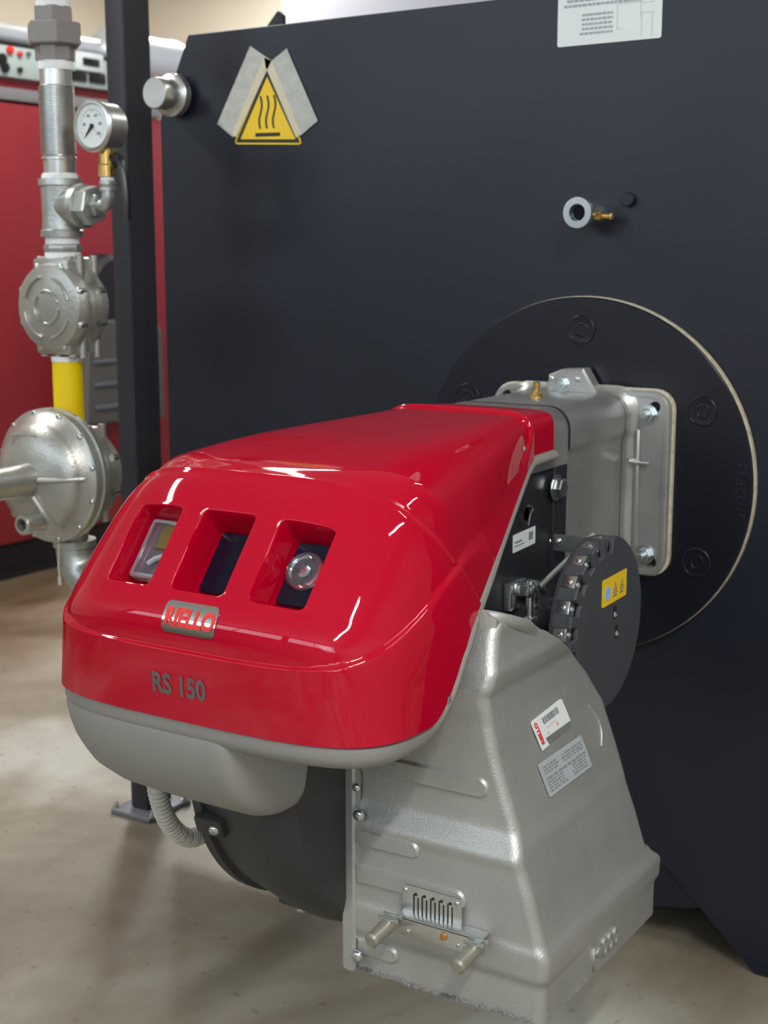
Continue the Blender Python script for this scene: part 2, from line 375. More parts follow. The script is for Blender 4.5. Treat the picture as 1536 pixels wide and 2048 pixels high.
link('sheet', slab(B(), [rrect(0, 0, LW, .16, .004)], *fr, .0006), WHITE, nt_)
rs = []
for r0 in range(12):
    x = LW*(.06+.03*(r0 % 3)); yy = .062+r0*.008
    while x < LW*.80:
        wd = random.uniform(.005, .012); rs.append((x, yy, min(x+wd, LW*.82), yy+.0045)); x += wd+.0013
for r0 in range(5):
    x = LW*(.24-.02*(r0 == 0)); yy = .016+r0*.0075
    while x < LW*.53:
        wd = random.uniform(.004, .008); rs.append((x, yy, min(x+wd, LW*.54), yy+.0040)); x += wd+.0012
link('printed_text', bars(B(), rs, (l0.x, -.0011, l0.z), *fr[1:], .0003), mat('soft_grey_print', (.34, .40, .42), .6), nt_)
f2 = []
def fl(x0, y0, x1, y1, t=.0008): f2.append((min(x0, x1), min(y0, y1), max(x0, x1)+(t if x0 == x1 else 0), max(y0, y1)+(t if y0 == y1 else 0)))
a_ = LW*.58; c_ = LW*.80; d_ = LW*.93
for q in ((a_, .02, a_, .06), (a_, .06, c_, .06), (c_, .035, c_, .09), (c_, .058, d_, .058), (c_, .042, d_, .042), (c_+.002, .005, c_+.002, .042), (d_-.004, .005, d_-.004, .042), (a_, .02, a_+.01, .02)): fl(*q)
link('line_drawing', bars(B(), f2, (l0.x, -.0011, l0.z), *fr[1:], .0003), PALEINK, nt_)
# ================================================================== POST
pp0 = H(237, 900, 'y', -.03); pp1 = H(272, 900, 'y', -.03)
px0, px1 = pp0.x, pp1.x; 
post = thing('steel_post', ((px0+px1)/2, .02, 0), 'black square steel post between gas line and boiler plate, bolted to floor', 'post')
link('upright', box(B(), (px0, -.03, .012), (px1, H(325, 900, 'x', px1).y, HT), .006, 3), POST, post)
link('base_plate', box(B(), (px0-.032, -.062, 0), (px1+.032, .085, .012), .003), mat('grey_base_plate', (.20, .21, .24), .5, .3), post)
for dx in (-.028, .028):
    for yy in (-.046, .070): bolt(post, ((px0+px1)/2+dx*1.9, yy, .012), (0, 0, 1), .008, .006, stud=.006)
# ================================================================== GAS LINE
gx, gy = -.942, -.30
gl = thing('gas_line', (gx, gy, .6), 'vertical steel gas line with grey union nut, metal bellows and yellow pipe', 'pipe')
def Zp(py): return H(120+.03*(py-300), py, 'y', gy).z
G = lambda z, x=0, y=0: V(gx+x, gy+y, z)
link('thread_tape', lathe(B(), G(1.66), (0, 0, 1), [(0, .031), (.03, .0325), (.06, .030), (.14, .030)], 28), PTFE, gl)
link('pipe_nipple', cyl(B(), G(1.74), G(2.9), .029, 28), STEEL, gl)
b = B(); hexp(b, G(Zp(52)), G(Zp(14)), .038, .002, .2); hexp(b, G(Zp(92)), G(Zp(46)), .053, .003, .35); lathe(b, G(Zp(122)), (0, 0, 1), [(0, .036), (.03, .037), (.045, .040)], 8)
u_ = link('union_nut', b, UNION, gl)
link('thread_tape', lathe(B(), G(Zp(140)), (0, 0, 1), [(0, .031), (.018, .0325), (.022, .031)], 28), PTFE, gl)
link('bellows_collar', cyl(B(), G(Zp(172)), G(Zp(138)), .030, 28, .001), STEEL, gl)
z0, z1 = Zp(310), Zp(172); n = 36; prof = [(0, .029)]
for k in range(n):
    h0 = (z1-z0)*k/n; dh = (z1-z0)/n; prof += [(h0+dh*.12, .0285), (h0+dh*.35, .0335), (h0+dh*.65, .0335), (h0+dh*.88, .0285)]
prof.append((z1-z0, .029)); link('bellows', lathe(B(), G(z0), (0, 0, 1), prof, 32), STEEL, gl)
link('bellows_collar', lathe(B(), G(Zp(352)), (0, 0, 1), [(0, .030), (.028, .0305), (.03, .033), (.034, .033), (.036, .030), (.042, .0285)], 28), STEEL, gl)
link('thread_tape', lathe(B(), G(Zp(362)), (0, 0, 1), [(0, .033), (.008, .0345), (.014, .032)], 28), PTFE, gl)
# tee
zt0, zt1 = Zp(474), Zp(358); zb = Zp(412); H_ = zt1-zt0
b = B(); lathe(b, G(zt0), (0, 0, 1), [(0, .034), (0, .040), (.012, .0405), (.014, .037), (.04, .0355), (H_-.014, .0365), (H_-.012, .041), (H_, .0405), (H_, .034)], 32)
lathe(b, G(zb, .01), (1, 0, -.02), [(0, .033), (.028, .035), (.036, .037), (.038, .041), (.052, .041), (.052, .03)], 32); link('tee', b, GALV, gl)
b = B(); hexp(b, G(zb, .060), G(zb, .088), .037, .003, .3); hexp(b, G(zb, .088), G(zb, .100), .022, .002); link('reducer_bush', b, GALV, gl)
link('thread_tape', lathe(B(), G(Zp(488)), (0, 0, 1), [(0, .032), (.014, .032)], 28), PTFE, gl)
b = B(); lathe(b, G(Zp(505)), (0, 0, 1), [(0, .033), (.004, .036), (.012, .036), (.016, .033)], 8); link('nipple', b, GALV, gl)
link('thread_tape', lathe(B(), G(Zp(522)), (0, 0, 1), [(0, .034), (.016, .034)], 28), PTFE, gl)
link('yellow_pipe', cyl(B(), G(Zp(852)), G(Zp(712)), .029, 32), YELP, gl)['label'] = 'yellow painted pipe between filter and regulator'
link('thread_tape', lathe(B(), G(Zp(722)), (0, 0, 1), [(0, .030), (.01, .031)], 28), PTFE, gl)
link('thread_tape', lathe(B(), G(Zp(866)), (0, 0, 1), [(0, .032), (.012, .033), (.02, .031)], 28), PTFE, gl)
# elbow and horizontal run to burner
ze = Zp(1125); b = B()
link('nipple', lathe(B(), G(Zp(1090)), (0, 0, 1), [(0, .028), (.03, .028), (.05, .03), (.09, .03)], 24), GALV, gl)
pts = [G(ze+.045), G(ze+.03), G(ze+.012, .002), G(ze-.008, .010), G(ze-.022, .024), G(ze-.028, .042), G(ze-.028, .07)]
tube(b, spline(pts, 4), .037, 24); lathe(b, G(ze+.035), (0, 0, 1), [(0, .036), (0, .042), (.014, .042), (.014, .03)], 28); lathe(b, G(ze-.028, .06), (1, 0, 0), [(0, .036), (0, .042), (.014, .042), (.014, .03)], 28)
link('elbow', b, GALV, gl)
link('horizontal_pipe', cyl(B(), G(ze-.028, .07), V(-.16, gy, ze-.028), .029, 24), YELP, gl)
# --- filter
flt = thing('gas_filter', (-.92, gy, Zp(705)), 'round grey cast gas filter above the yellow pipe', 'filter')
zc = 1.146; fx = -.942
def drum(parent, cx, zc, yf, yr, R):
    b = B(); box(b, (cx-.046, (yf+yr)/2-.036, zc-.090), (cx+.046, (yf+yr)/2+.036, zc+.093), .008)
    lathe(b, (cx, yf+.03, zc), (0, 1, 0), [(0, R*.80), (.02, R*.74), (yr-yf-.05, R*.76), (yr-yf-.035, R*.84)], 40); link('body', b, GASAL, parent)
    b = lathe(B(), (cx, yf+.032, zc), (0, -1, 0), [(0, R*.85), (0, R), (.012, R), (.016, R*.97), (.022, R*.95), (.026, R*.92), (.030, R*.80), (.030, 0)], 56); fc = link('cover', b, GASAL, parent)
    b = lathe(B(), (cx, yr-.032, zc), (0, 1, 0), [(0, R*.85), (0, R*.97), (.010, R*.98), (.013, R*.90), (.016, R*.88), (.022, R*.88), (.032, R*.70), (.032, 0)], 56); rc = link('cover', b, GASAL, parent)
    for k in range(8):
        a = PI/8+PI*k/4
        for cv, y_, s in ((fc, yf+.012, -1), (rc, yr-.020, 1)):
            p = V(cx+math.cos(a)*R*.93, y_, zc+math.sin(a)*R*.93); b = B(); lathe(b, p, (0, s, 0), [(-.014, .0075), (.0, .0075), (.002, .007), (.0045, .004), (.005, 0)], 12); link('bolt', b, ZINC, cv)
    ym = (yf+yr)/2
    for sx_ in (-.036, .0, .036):
        for sz in (-1, 1): link('boss', cyl(B(), (cx+sx_, ym-.020, zc+sz*.060), (cx+sx_, ym-.020, zc+sz*.095), .0085, 12, .001), GASAL, parent)
    for sy_ in (-.004, .034):
        for sz in (-1, 1): link('boss', cyl(B(), (cx+.047, ym+sy_, zc+sz*.05), (cx+.047, ym+sy_, zc+sz*.097), .0085, 12, .001), GASAL, parent)
    return fc
fc = drum(flt, fx, zc, -.350, -.252, .086)
for rr, a0, ln in ((.058, .25, 1.0), (.058, 1.75, 1.1), (.058, 3.3, 1.2), (.058, 4.9, 1.0), (.031, .3, 1.7), (.031, 2.4, 1.7), (.031, 4.5, 1.7)):
    a1 = a0+ln; N = 14; lo = [((rr-.0025)*math.cos(a0+(a1-a0)*j/N), (rr-.0025)*math.sin(a0+(a1-a0)*j/N)) for j in range(N+1)]
    hi = [((rr+.0025)*math.cos(a0+(a1-a0)*j/N), (rr+.0025)*math.sin(a0+(a1-a0)*j/N)) for j in range(N, -1, -1)]
    link('raised_rib', slab(B(), [lo+hi], (fx, -.3475, zc), (1, 0, 0), (0, 0, 1), (0, -1, 0), .005, .001), GASAL, fc)
# --- regulator
reg = thing('gas_regulator', (-.92, gy, Zp(1090)), 'large domed cast gas regulator with horizontal spring tube, below the yellow pipe', 'regulator')
rx, rz = -.942, .826
drum(reg, -.942, .822, -.352, -.238, .094)
yb_ = -.352
b = lathe(B(), (rx, yb_, rz), (0, -1, 0), [(-.02, .06), (-.018, .128), (-.008, .130), (-.006, .126), (0, .126), (.004, .130), (.014, .129), (.017, .122), (.024, .117), (.030, .108), (.036, .105), (.046, .098), (.056, .080), (.062, .060), (.066, .034), (.068, 0)], 72)
dome = link('dome', b, GASAL, reg)
for k in range(12):
    a = 2*PI*k/12+.2; p = V(rx+math.cos(a)*.122, yb_-.014, rz+math.sin(a)*.122); b = B(); lathe(b, p, (0, -1, 0), [(0, .0065), (.004, .0065), (.006, .004), (.006, 0)], 10); link('bolt', b, ZINC, dome)
b = lathe(B(), (rx, yb_-.05, rz), (0, -1, 0), [(0, .036), (.012, .033), (.02, .031), (.20, .027), (.205, .026), (.22, .026), (.225, .02), (.225, 0)], 32); link('spring_tube', b, GASAL, reg)
b = lathe(B(), (rx+.010, yb_-.045, rz-.082), (0, -1, 0), [(0, .022), (.030, .018), (.034, .019), (.048, .019), (.050, .017), (.050, .012), (.036, .012), (.036, 0)], 24)
vb = link('vent_port', b, GASAL, dome)
link('vent_bore', cyl(B(), (rx+.010, yb_-.0812, rz-.082), (rx+.010, yb_-.0822, rz-.082), .0118, 18), BLACKR, vb)
for a, r0, r1 in ((.05, .034, .112), (-1.05, .036, .11), (PI-.05, .034, .112)):
    pts = [V(rx+math.cos(a)*r, yb_-interp(r, [(.03, .072), (.06, .064), (.08, .058), (.105, .036), (.12, .02)]), rz+math.sin(a)*r) for r in [r0+(r1-r0)*j/8 for j in range(9)]]
    link('rib', tube(B(), pts, .005, 8), GASAL, dome)
pl = [(-.045, .028), (.018, .028), (.018, .082), (-.045, .082)]
nf = ((rx, yb_-.056, rz), (1, 0, 0), (0, .12, 1), (0, -1, .12))
link('raised_pad', slab(B(), [[(p[0]*1.12, p[1]*1.03-.002) for p in pl]], *nf, .008, .002), GASAL, dome)
link('name_plate', slab(B(), [pl], (rx, yb_-.064, rz+.001), *nf[1:], .0008), mat('dull_pink_plate', (.30, .25, .25), .5, .4), dome)
pts = [H(118, 1080, 'y', -.36), H(117, 1130, 'y', -.36), H(119, 1150, 'y', -.36), H(120, 1170, 'y', -.36)]
link('seal_wire', tube(B(), spline(pts, 4), .002, 6, lambda i: .0018 if i < 9 else .0035), RUBBER, reg)
# --- gauge with cock
gau = thing('pressure_gauge', (gx+.115, gy, zb), 'round stainless pressure gauge with white dial beside the metal bellows', 'gauge')
sx0 = gx+.120
b = B(); tube(b, spline([V(gx+.098, gy, zb), V(gx+.112, gy, zb), V(sx0-.004, gy, zb+.004), V(sx0, gy, zb+.014), V(sx0, gy, zb+.03)], 4), .0125, 16)
lathe(b, (sx0, gy, zb+.025), (0, 0, 1), [(0, .012), (0, .0155), (.006, .0155), (.008, .012), (.012, .0155), (.018, .0155), (.02, .011)], 20); link('elbow', b, GALV, gau)
link('thread_tape', lathe(B(), (sx0, gy, zb+.044), (0, 0, 1), [(0, .0125), (.007, .0125)], 20), PTFE, gau)
b = B(); lathe(b, (sx0, gy, zb+.051), (0, 0, 1), [(0, .009), (0, .0165), (.02, .0165), (.022, .014), (.05, .014), (.052, .0165), (.064, .0165), (.066, .010), (.075, .010)], 20); cyl(b, (sx0, gy, zb+.075), (sx0+.024, gy, zb+.075), .0095, 14); link('brass_cock', b, BRASS, gau)
b = B(); lv = [V(sx0+.020, gy, zb+.082), V(sx0+.034, gy-.002, zb+.078), V(sx0+.044, gy-.004, zb+.05), V(sx0+.050, gy-.006, zb+.01), V(sx0+.050, gy-.007, zb-.028)]
tube(b, spline(lv, 5), .009, 10, lambda i: .0115 if i < 4 else .0085); lathe(b, (sx0+.022, gy, zb+.078), (1, 0, 0), [(0, 0), (0, .013), (.01, .013), (.012, .010), (.012, 0)], 14); link('black_lever', b, BLACKR, gau)
gc = V(sx0-.006, gy, Zp(255)-.004)
b = B(); lathe(b, (gc.x, gc.y+.035, gc.z), (0, -1, 0), [(.012, 0), (.012, .040), (.016, .0435), (.055, .044), (.057, .0465), (.063, .047), (.066, .0445), (.067, .040), (.062, .0385), (.062, 0)], 48)
cyl(b, (sx0-.006, gy, zb+.122), (sx0-.006, gy, gc.z-.04), .009, 6); link('case', b, STEEL, gau)
yd = gc.y+.035-.0625
dial = link('dial', cyl(B(), (gc.x, yd, gc.z), (gc.x, yd-.0008, gc.z), .0382, 40), WHITE, gau)
b = B()
for k in range(25):
    a = math.radians(225-k*11.25); L = .004 if k % 4 else .007
    slab(b, [[(.031*math.cos(a)-.0006, .031*math.sin(a)), (.031*math.cos(a)+.0006, .031*math.sin(a)), ((.031-L)*math.cos(a)+.0006, (.031-L)*math.sin(a)), ((.031-L)*math.cos(a)-.0006, (.031-L)*math.sin(a))]], (gc.x, yd-.0009, gc.z), (1, 0, 0), (0, 0, 1), (0, -1, 0), .0003)
link('scale_marks', b, INK, dial)
for k, s in enumerate(('0', '20', '40', '60', '80', '100')):
    a = math.radians(225-k*54); text('numeral', s, (gc.x+.020*math.cos(a), yd-.0012, gc.z+.020*math.sin(a)), (1, 0, 0), (0, 0, 1), .008, INK, dial, ext=.0002)
a = math.radians(228); b = slab(B(), [[(.003, -.003), (-.003, .003), (.028*math.cos(a), .028*math.sin(a))]], (gc.x, yd-.002, gc.z), (1, 0, 0), (0, 0, 1), (0, -1, 0), .0006); cyl(b, (gc.x, yd-.001, gc.z), (gc.x, yd-.004, gc.z), .004, 12); link('needle', b, BLACKINK, dial)
# ================================================================== RED BOILER AT THE BACK
RX = -3.0
rb = thing('red_boiler', (RX-.6, 1.4, 0), 'faded red boiler with pale control panel standing at the back left', 'boiler')
yR = 2.40
link('side_panel', box(B(), (RX-1.1, -.2, .15), (RX, yR, 1.79), .01), REDB, rb)
link('plinth', box(B(), (RX-1.05, -.1, 0), (RX-.05, yR-.06, .15)), DKBASE, rb)
link('top_strip', box(B(), (RX-1.1, -.2, 1.795), (RX+.01, yR, 1.84), .004), mat('dull_silver_strip', (.38, .36, .36), .4, .5), rb)
link('red_band', box(B(), (RX-1.1, -.2, 1.842), (RX+.005, yR, 1.872), .004), REDB, rb)
cp = link('control_panel', box(B(), (RX-.3, -.1, 1.874), (RX+.03, yR-.2, 1.985), .004), PANEL, rb)
link('panel_edge', box(B(), (RX-.3, -.1, 1.9855), (RX+.034, yR-.2, 2.0), .003), DKBASE, rb)
for (a, c, mm, e) in ((18, 100, REDINK, .014), (38, 108, REDINK, .010), (2, 118, BLACKR, .02), (38, 140, BLACKR, .010), (8, 135, BLACKR, .018), (55, 108, INK, .008)):
    p = H(a, c, 'x', RX+.03); link('button', lathe(B(), p, (1, 0, 0), [(0, e), (.012, e), (.014, e*.7), (.014, 0)], 20), mm, cp)
for (a, c, s) in ((177, 125, 0), (155, 152, 1), (193, 157, 1)):
    p = H(a, c, 'x', RX+.03)
    if s: link('socket', box(B(), p-V(0, .045, .018), p+V(.010, .045, .018), .004), BLACKR, cp)
    else:
        q = link('switch_frame', box(B(), p-V(0, .075, .035), p+V(.012, .075, .035), .006), WHITE, cp); link('rocker', box(B(), p+V(.012, -.045, -.014), p+V(.018, .045, .014), .003), BLACKR, q)
b = lathe(B(), (RX-.05, -.2, 2.035), (0, 1, 0), [(0, 0), (0, .04), (yR+.0, .04), (yR+.0, 0)], 32); link('metal_trunking', b, JACK, rb)
jz = H(318, 122, 'x', RX-.05)
b = lathe(B(), (RX-.05, yR-.3, jz.z), (0, 1, 0), [(0, 0), (0, .088), (.36, .088), (.38, .092), (.41, .092), (.45, .084), (.49, .06), (.51, .03), (.515, 0)], 36); link('flue_end', b, JACK, rb)
# grey cover mounted on the red boiler
p0, p1 = H(165, 640, 'x', RX+.12), H(332, 830, 'x', RX+.12)
gb = thing('grey_burner_cover', (RX+.06, (p0.y+p1.y)/2, p1.z), 'blurred grey equipment cover on the red boiler, seen either side of post', 'cover')
b = slab(B(), [[(p0.y, p1.z), (p1.y, p1.z-.01), (p1.y, p0.z-.06), (p1.y-.05, p0.z-.01), (p0.y+.12, p0.z), (p0.y+.02, p0.z-.06)]], (RX+.001, 0, 0), (0, 1, 0), (0, 0, 1), (1, 0, 0), .12, .015); link('cover', b, GREYB, gb)
q = H(212, 585, 'x', RX+.1); b = lathe(B(), (RX+.001, q.y+.06, q.z), (1, 0, 0), [(0, 0), (0, .15), (.09, .15), (.11, .13), (.11, 0)], 28); link('round_cap', b, DKBASE, gb)
for k in range(3):
    link('rib', box(B(), (RX+.121, p0.y+.05, p1.z+.06+k*.09), (RX+.128, p1.y-.08, p1.z+.075+k*.09), .002), INK, gb)
# ================================================================== BURNER
BX = .008
bur = thing('gas_burner', (BX, -.5, .3), 'large gas burner with glossy red hood and cast aluminium air housing, bolted to boiler', 'burner')
# ---- flange
fc_ = V(.020, 0, .861); FW, FH = .166, .158
gas_ = slab(B(), [rrect(-FW-.003, -FH-.003, FW+.003, FH+.003, .035)], fc_+V(0, -.0268, 0), (1, 0, 0), (0, 0, 1), (0, -1, 0), .009); link('flange_gasket', gas_, CREAM, bur)
def slot(cx, cy, ang, L, r):
    c, s = math.cos(ang), math.sin(ang); out = []
    for k in range(7): t = -PI/2+PI*k/6; out.append((L/2+r*math.cos(t), r*math.sin(t)))
    for k in range(7): t = PI/2+PI*k/6; out.append((-L/2+r*math.cos(t), r*math.sin(t)))
    return [(cx+c*x-s*y, cy+s*x+c*y) for x, y in out]
hs = [(.132, .125, PI/4), (-.132, .130, -PI/4+PI), (.134, -.128, -PI/4), (-.134, -.128, PI/4)]
b = slab(B(), [rrect(-FW, -FH, FW, FH, .034)]+[slot(x, y, a, .020, .0095)[::-1] for x, y, a in hs], fc_+V(0, -.035, 0), (1, 0, 0), (0, 0, 1), (0, -1, 0), .012)
fl_ = link('flange', b, ALUS, bur)
b = slab(B(), [rrect(-FW+.001, -FH+.001, FW-.001, FH-.001, .033), rrect(-FW+.009, -FH+.009, FW-.009, FH-.009, .027)], fc_+V(0, -.047, 0), (1, 0, 0), (0, 0, 1), (0, -1, 0), .004, .001); link('raised_rim', b, ALUS, fl_)
for x, y, a in hs:
    link('slot_shadow_gap', slab(B(), [slot(x, y, a, .020, .009)], fc_+V(0, -.0352, 0), (1, 0, 0), (0, 0, 1), (0, -1, 0), .0008), DKBASE, fl_)
    p = fc_+V(x-.004*(1 if x > 0 else -1), -.047, y-.006*(1 if y > 0 else -1))
    if not (x < 0 and y > 0): bolt(fl_, p, (0, -1, 0), .0125, .011, stud=.014)
b = B(); q = V(.135, -.046, .899); cyl(b, q+V(-.010, -.012, 0), q+V(.020, -.012, -.001), .0035, 12, .001); cyl(b, q+V(-.014, -.012, 0), q+V(-.002, -.012, 0), .0055, 12, .001); link('grub_screw', b, ZINC, fl_)
# ---- tube (head casting)
TL, TR_ = -.099, .115
def tsec(g=0, zb=.66, full=True):
    cx = (TL+TR_)/2; hw = (TR_-TL)/2+g; out = []
    half = [(0, 1.012+g)]; R = .036; zt = 1.012+g
    for k in range(9): t = PI/2-PI/2*k/8; half.append((hw-R+R*math.cos(t), zt-R+R*math.sin(t)))
    half += [(hw, .953), (hw-.001, .946), (hw-.004, .941), (hw-.0055, .934), (hw-.0055, zb)]
    if not full: half = half[:-4]+[(hw, .925)]
    return [(cx+x, z) for x, z in half]+[(cx-x, z) for x, z in half[:0:-1]]
def ext(prof, ys, gs=None, m=ALUS, name='x', par=bur, full=True, zb=.66, closed=True):
    b = B(); rings = []
    for i, y in enumerate(ys):
        P = tsec(gs[i] if gs else 0, zb, full); rings.append([b.verts.new((x, y, z)) for x, z in P])
    N = len(rings[0])
    for r, s_ in zip(rings, rings[1:]):
        for k in range(N-(0 if closed else 1)):
            b.faces.new((r[k], r[(k+1) % N], s_[(k+1) % N], s_[k]))
    if closed: b.faces.new(rings[0]); b.faces.new(rings[-1])
    return link(name, b, m, par, sharp=30)
tb = ext(None, [-.068, -.07, -.12, -.286, -.288], [-.001, .0005, 0, 0, -.001], name='head_tube')
ext(None, [-.0475, -.052, -.058, -.0655, -.0665], [.014, .006, .0015, .0005, -.001], name='tube_neck')
ext(None, [-.0660, -.0690], [.0004, .0004], m=DKBASE, name='joint_seam', par=tb)
ext(None, [-.2875, -.2925], [.0006, .0006], m=DKBASE, name='joint_seam', par=tb)
ext(None, [-.2915, -.294, -.37, -.52], [-.001, 0, 0, 0], name='upper_casting', full=False)
# bulge where neck meets flange corner stud, vertical rib on flange right side
b = B(); box(b, (.128, -.056, .735), (.137, -.048, .955), .004); link('flange_rib', b, ALUS, fl_)
# hinge lug on top of flange
lg = [H(1100, 775, 'y', -.052), H(1103, 748, 'y', -.052), H(1130, 737, 'y', -.052), H(1172, 736, 'y', -.052), H(1198, 783, 'y', -.052)]
b = slab(B(), [[(p.x, p.z) for p in lg]+[(lg[-1].x, 1.008), (lg[0].x, 1.008)]], (0, -.036, 0), (1, 0, 0), (0, 0, 1), (0, -1, 0), .030, .004); lug = link('hinge_lug', b, ALUS, bur)
q = H(1125, 768, 'y', -.066); bolt(lug, q, (0, -1, 0), .0105, .010, stud=.004)
for (a, c) in ((1103, 756), (1155, 758)):
    q = H(a, c, 'y', -.066); screw(lug, q, (0, -1, 0), .005)
b = B(); q = H(1073, 795, 'z', 1.012); cyl(b, q-V(0, 0, .002), q+V(0, 0, .005), .0115, 20, .002); cyl(b, q+V(0, 0, .005), q+V(0, 0, .011), .0075, 6); cyl(b, q+V(0, 0, .011), q+V(0, 0, .026), .0045, 14); cyl(b, q+V(0, 0, .018), q+V(0, 0, .026), .006, 14, .001); link('brass_test_nipple', b, BRASS, bur)
# ---- black body under the hood
b = slab(B(), [[(-.294, .925), (-.294, .60), (-.60, .60), (-.62, .72), (-.88, .76), (-.80, .80), (-.55, .90), (-.50, .925)]], (.03, 0, 0), (0, 1, 0), (0, 0, 1), (1, 0, 0), .079, .004); body = link('black_body', b, BLACKS, bur)
b = slab(B(), [[(-.292, .927), (-.292, .70), (-.338, .70), (-.338, .927)]], (.108, 0, 0), (0, 1, 0), (0, 0, 1), (1, 0, 0), .006, .002); link('side_bar', b, BLACKS, body)
bolt(bur, H(1112, 975, 'x', .115), (1, 0, 0), .0155, .012, name='hex_bolt')
q0 = H(1025, 1107, 'x', .1095); q1 = H(1070, 1072, 'x', .1095)
st = link('small_label', slab(B(), [rrect(0, 0, q1.y-q0.y, .027, .002)], (.1095, q0.y, q0.z), (0, 1, .04), (0, 0, 1), (1, 0, 0), .0006), WHITE, bur)
bb = B(); LQ = q1.y-q0.y
rs = [(.006+.004*k, .013, .009+.004*k, .0155) for k in range(6)]+[(.006+.004*k, .008, .009+.004*k, .0095) for k in range(8)]+[(LQ*.70+.0035*k, .009, LQ*.70+.0022+.0035*k, .021) for k in range(4)]
link('printed_text', bars(bb, rs, (.1102, q0.y, q0.z), (0, 1, .04), (0, 0, 1), (1, 0, 0), .0003), INK, st)
# clover shaped opening
q = H(1052, 1028, 'x', .1092)
b = B()
for dy, dz, r in ((0, .012, .013), (.010, -.006, .010), (-.008, -.008, .012), (0, 0, .010)): cyl(b, q+V(0, dy, dz), q+V(.0010, dy, dz), r, 20)
link('clover_opening', b, DKBASE, body)
b = tube(B(), spline([q+V(.002, .004, .012), q+V(.002, .018, .006), q+V(.002, .008, -.004), q+V(.002, .004, -.018)], 5), .0016, 6); link('opening_edge', b, ZINC, body)
# zinc bracket and linkage
q0 = H(1092, 1066, 'y', -.335); q1 = H(1197, 1082, 'y', -.335)
b = slab(B(), [[(.112, q0.z-.026), (q1.x, q0.z-.026), (q1.x, q0.z+.001), (.112, q0.z)]], (0, -.333, 0), (1, 0, 0), (0, 0, 1), (0, -1, 0), .003, .0005); br = link('zinc_bracket', b, ZINC, bur)
for a in (1098, 1116): screw(br, H(a, 1083, 'y', -.336), (0, -1, 0), .006)
screw(body, H(1113, 1113, 'x', .110), (1, 0, 0), .004)
q = H(1050, 1178, 'x', .130)
b = B(); box(b, (.109, q.y-.030, q.z-.030), (.122, q.y+.022, q.z+.012), .003); link('pivot_plate', b, ZINC, bur)
b = B(); cyl(b, (.12, q.y-.004, q.z), (.150, q.y-.004, q.z), .011, 16, .002); box(b, (.128, q.y-.020, q.z-.006), (.146, q.y+.026, q.z+.010), .003)
cyl(b, (.138, q.y+.002, q.z-.050), (.138, q.y+.002, q.z+.014), .0075, 14, .001); cyl(b, (.138, q.y+.002, q.z-.052), (.138, q.y+.002, q.z-.040), .0115, 14, .002)
cyl(b, (.146, q.y+.020, q.z+.002), (.156, q.y+.020, q.z+.002), .006, 12, .001); tube(b, spline([V(.148, q.y-.012, q.z+.014), V(.154, q.y-.004, q.z), V(.152, q.y+.002, q.z-.018), V(.140, q.y+.002, q.z-.03)], 4), .0022, 8)
link('linkage_joint', b, ZINC, bur)
r1 = H(1187, 1068, 'x', .198)
link('linkage_rod', cyl(B(), (.150, q.y+.010, q.z+.004), r1, .0045, 10), STEEL, bur)
# ---- charcoal dial wheel
dx1 = .240; dx0 = .211; dc = V(0, -.414, .712); RD = .130
wheel = link('dial_wheel', slab(B(), [[((RD)*math.cos(2*PI*k/96), (RD)*math.sin(2*PI*k/96)) for k in range(96)]], (dx1-.006, dc.y, dc.z), (0, 1, 0), (0, 0, 1), (1, 0, 0), .006, .002), DISC, bur)
bpy.data.objects.remove(wheel)
# wheel face with notches round the rim
NT = 16; outer = []; pitch = math.radians(17.5)
a_start = math.radians(88)
notches = [a_start+pitch*k for k in range(9)]
def in_notch(a): return any(abs((a-n+PI) % (2*PI)-PI) < math.radians(4.6) for n in notches)
angs = [2*PI*k/720 for k in range(720)]
face = []
for a in angs:
    r = RD-.024 if in_notch(a) else RD
    face.append((r*math.cos(a), r*math.sin(a)))
keep = [p for i, p in enumerate(face) if i % 6 == 0 or in_notch(angs[i]) != in_notch(angs[i-1]) or in_notch(angs[(i+1) % 720]) != in_notch(angs[i])]
wheel = link('dial_wheel', slab(B(), [keep], (dx1-.006, dc.y, dc.z), (0, 1, 0), (0, 0, 1), (1, 0, 0), .006, .0015), DISC, bur)
wheel['label'] = 'charcoal notched regulating wheel with yellow warning sticker'
b = B()
for k in range(len(notches)-1):
    n0 = notches[k]+math.radians(4.6); n1 = notches[k+1]-math.radians(4.6)
    lo = [((RD-.003)*math.cos(n0+(n1-n0)*j/4), (RD-.003)*math.sin(n0+(n1-n0)*j/4)) for j in range(5)]
    hi = [((RD-.014)*math.cos(n0+(n1-n0)*j/4), (RD-.014)*math.sin(n0+(n1-n0)*j/4)) for j in range(4, -1, -1)]
    slab(b, [lo+hi], (dx0, dc.y, dc.z), (0, 1, 0), (0, 0, 1), (1, 0, 0), dx1-.006-dx0)
n0 = notches[-1]+math.radians(4.6); n1 = notches[0]+2*PI-math.radians(4.6); M_ = 48
lo = [((RD-.001)*math.cos(n0+(n1-n0)*j/M_), (RD-.001)*math.sin(n0+(n1-n0)*j/M_)) for j in range(M_+1)]
hi = [((RD-.010)*math.cos(n0+(n1-n0)*j/M_), (RD-.010)*math.sin(n0+(n1-n0)*j/M_)) for j in range(M_, -1, -1)]
slab(b, [lo+hi], (dx0, dc.y, dc.z), (0, 1, 0), (0, 0, 1), (1, 0, 0), dx1-.006-dx0)
link('wheel_rim', b, DISC, wheel)
link('wheel_back', lathe(B(), (dx0-.006, dc.y, dc.z), (1, 0, 0), [(0, 0), (0, RD-.004), (.006, RD-.002), (.006, 0)], 64), DISC, wheel)
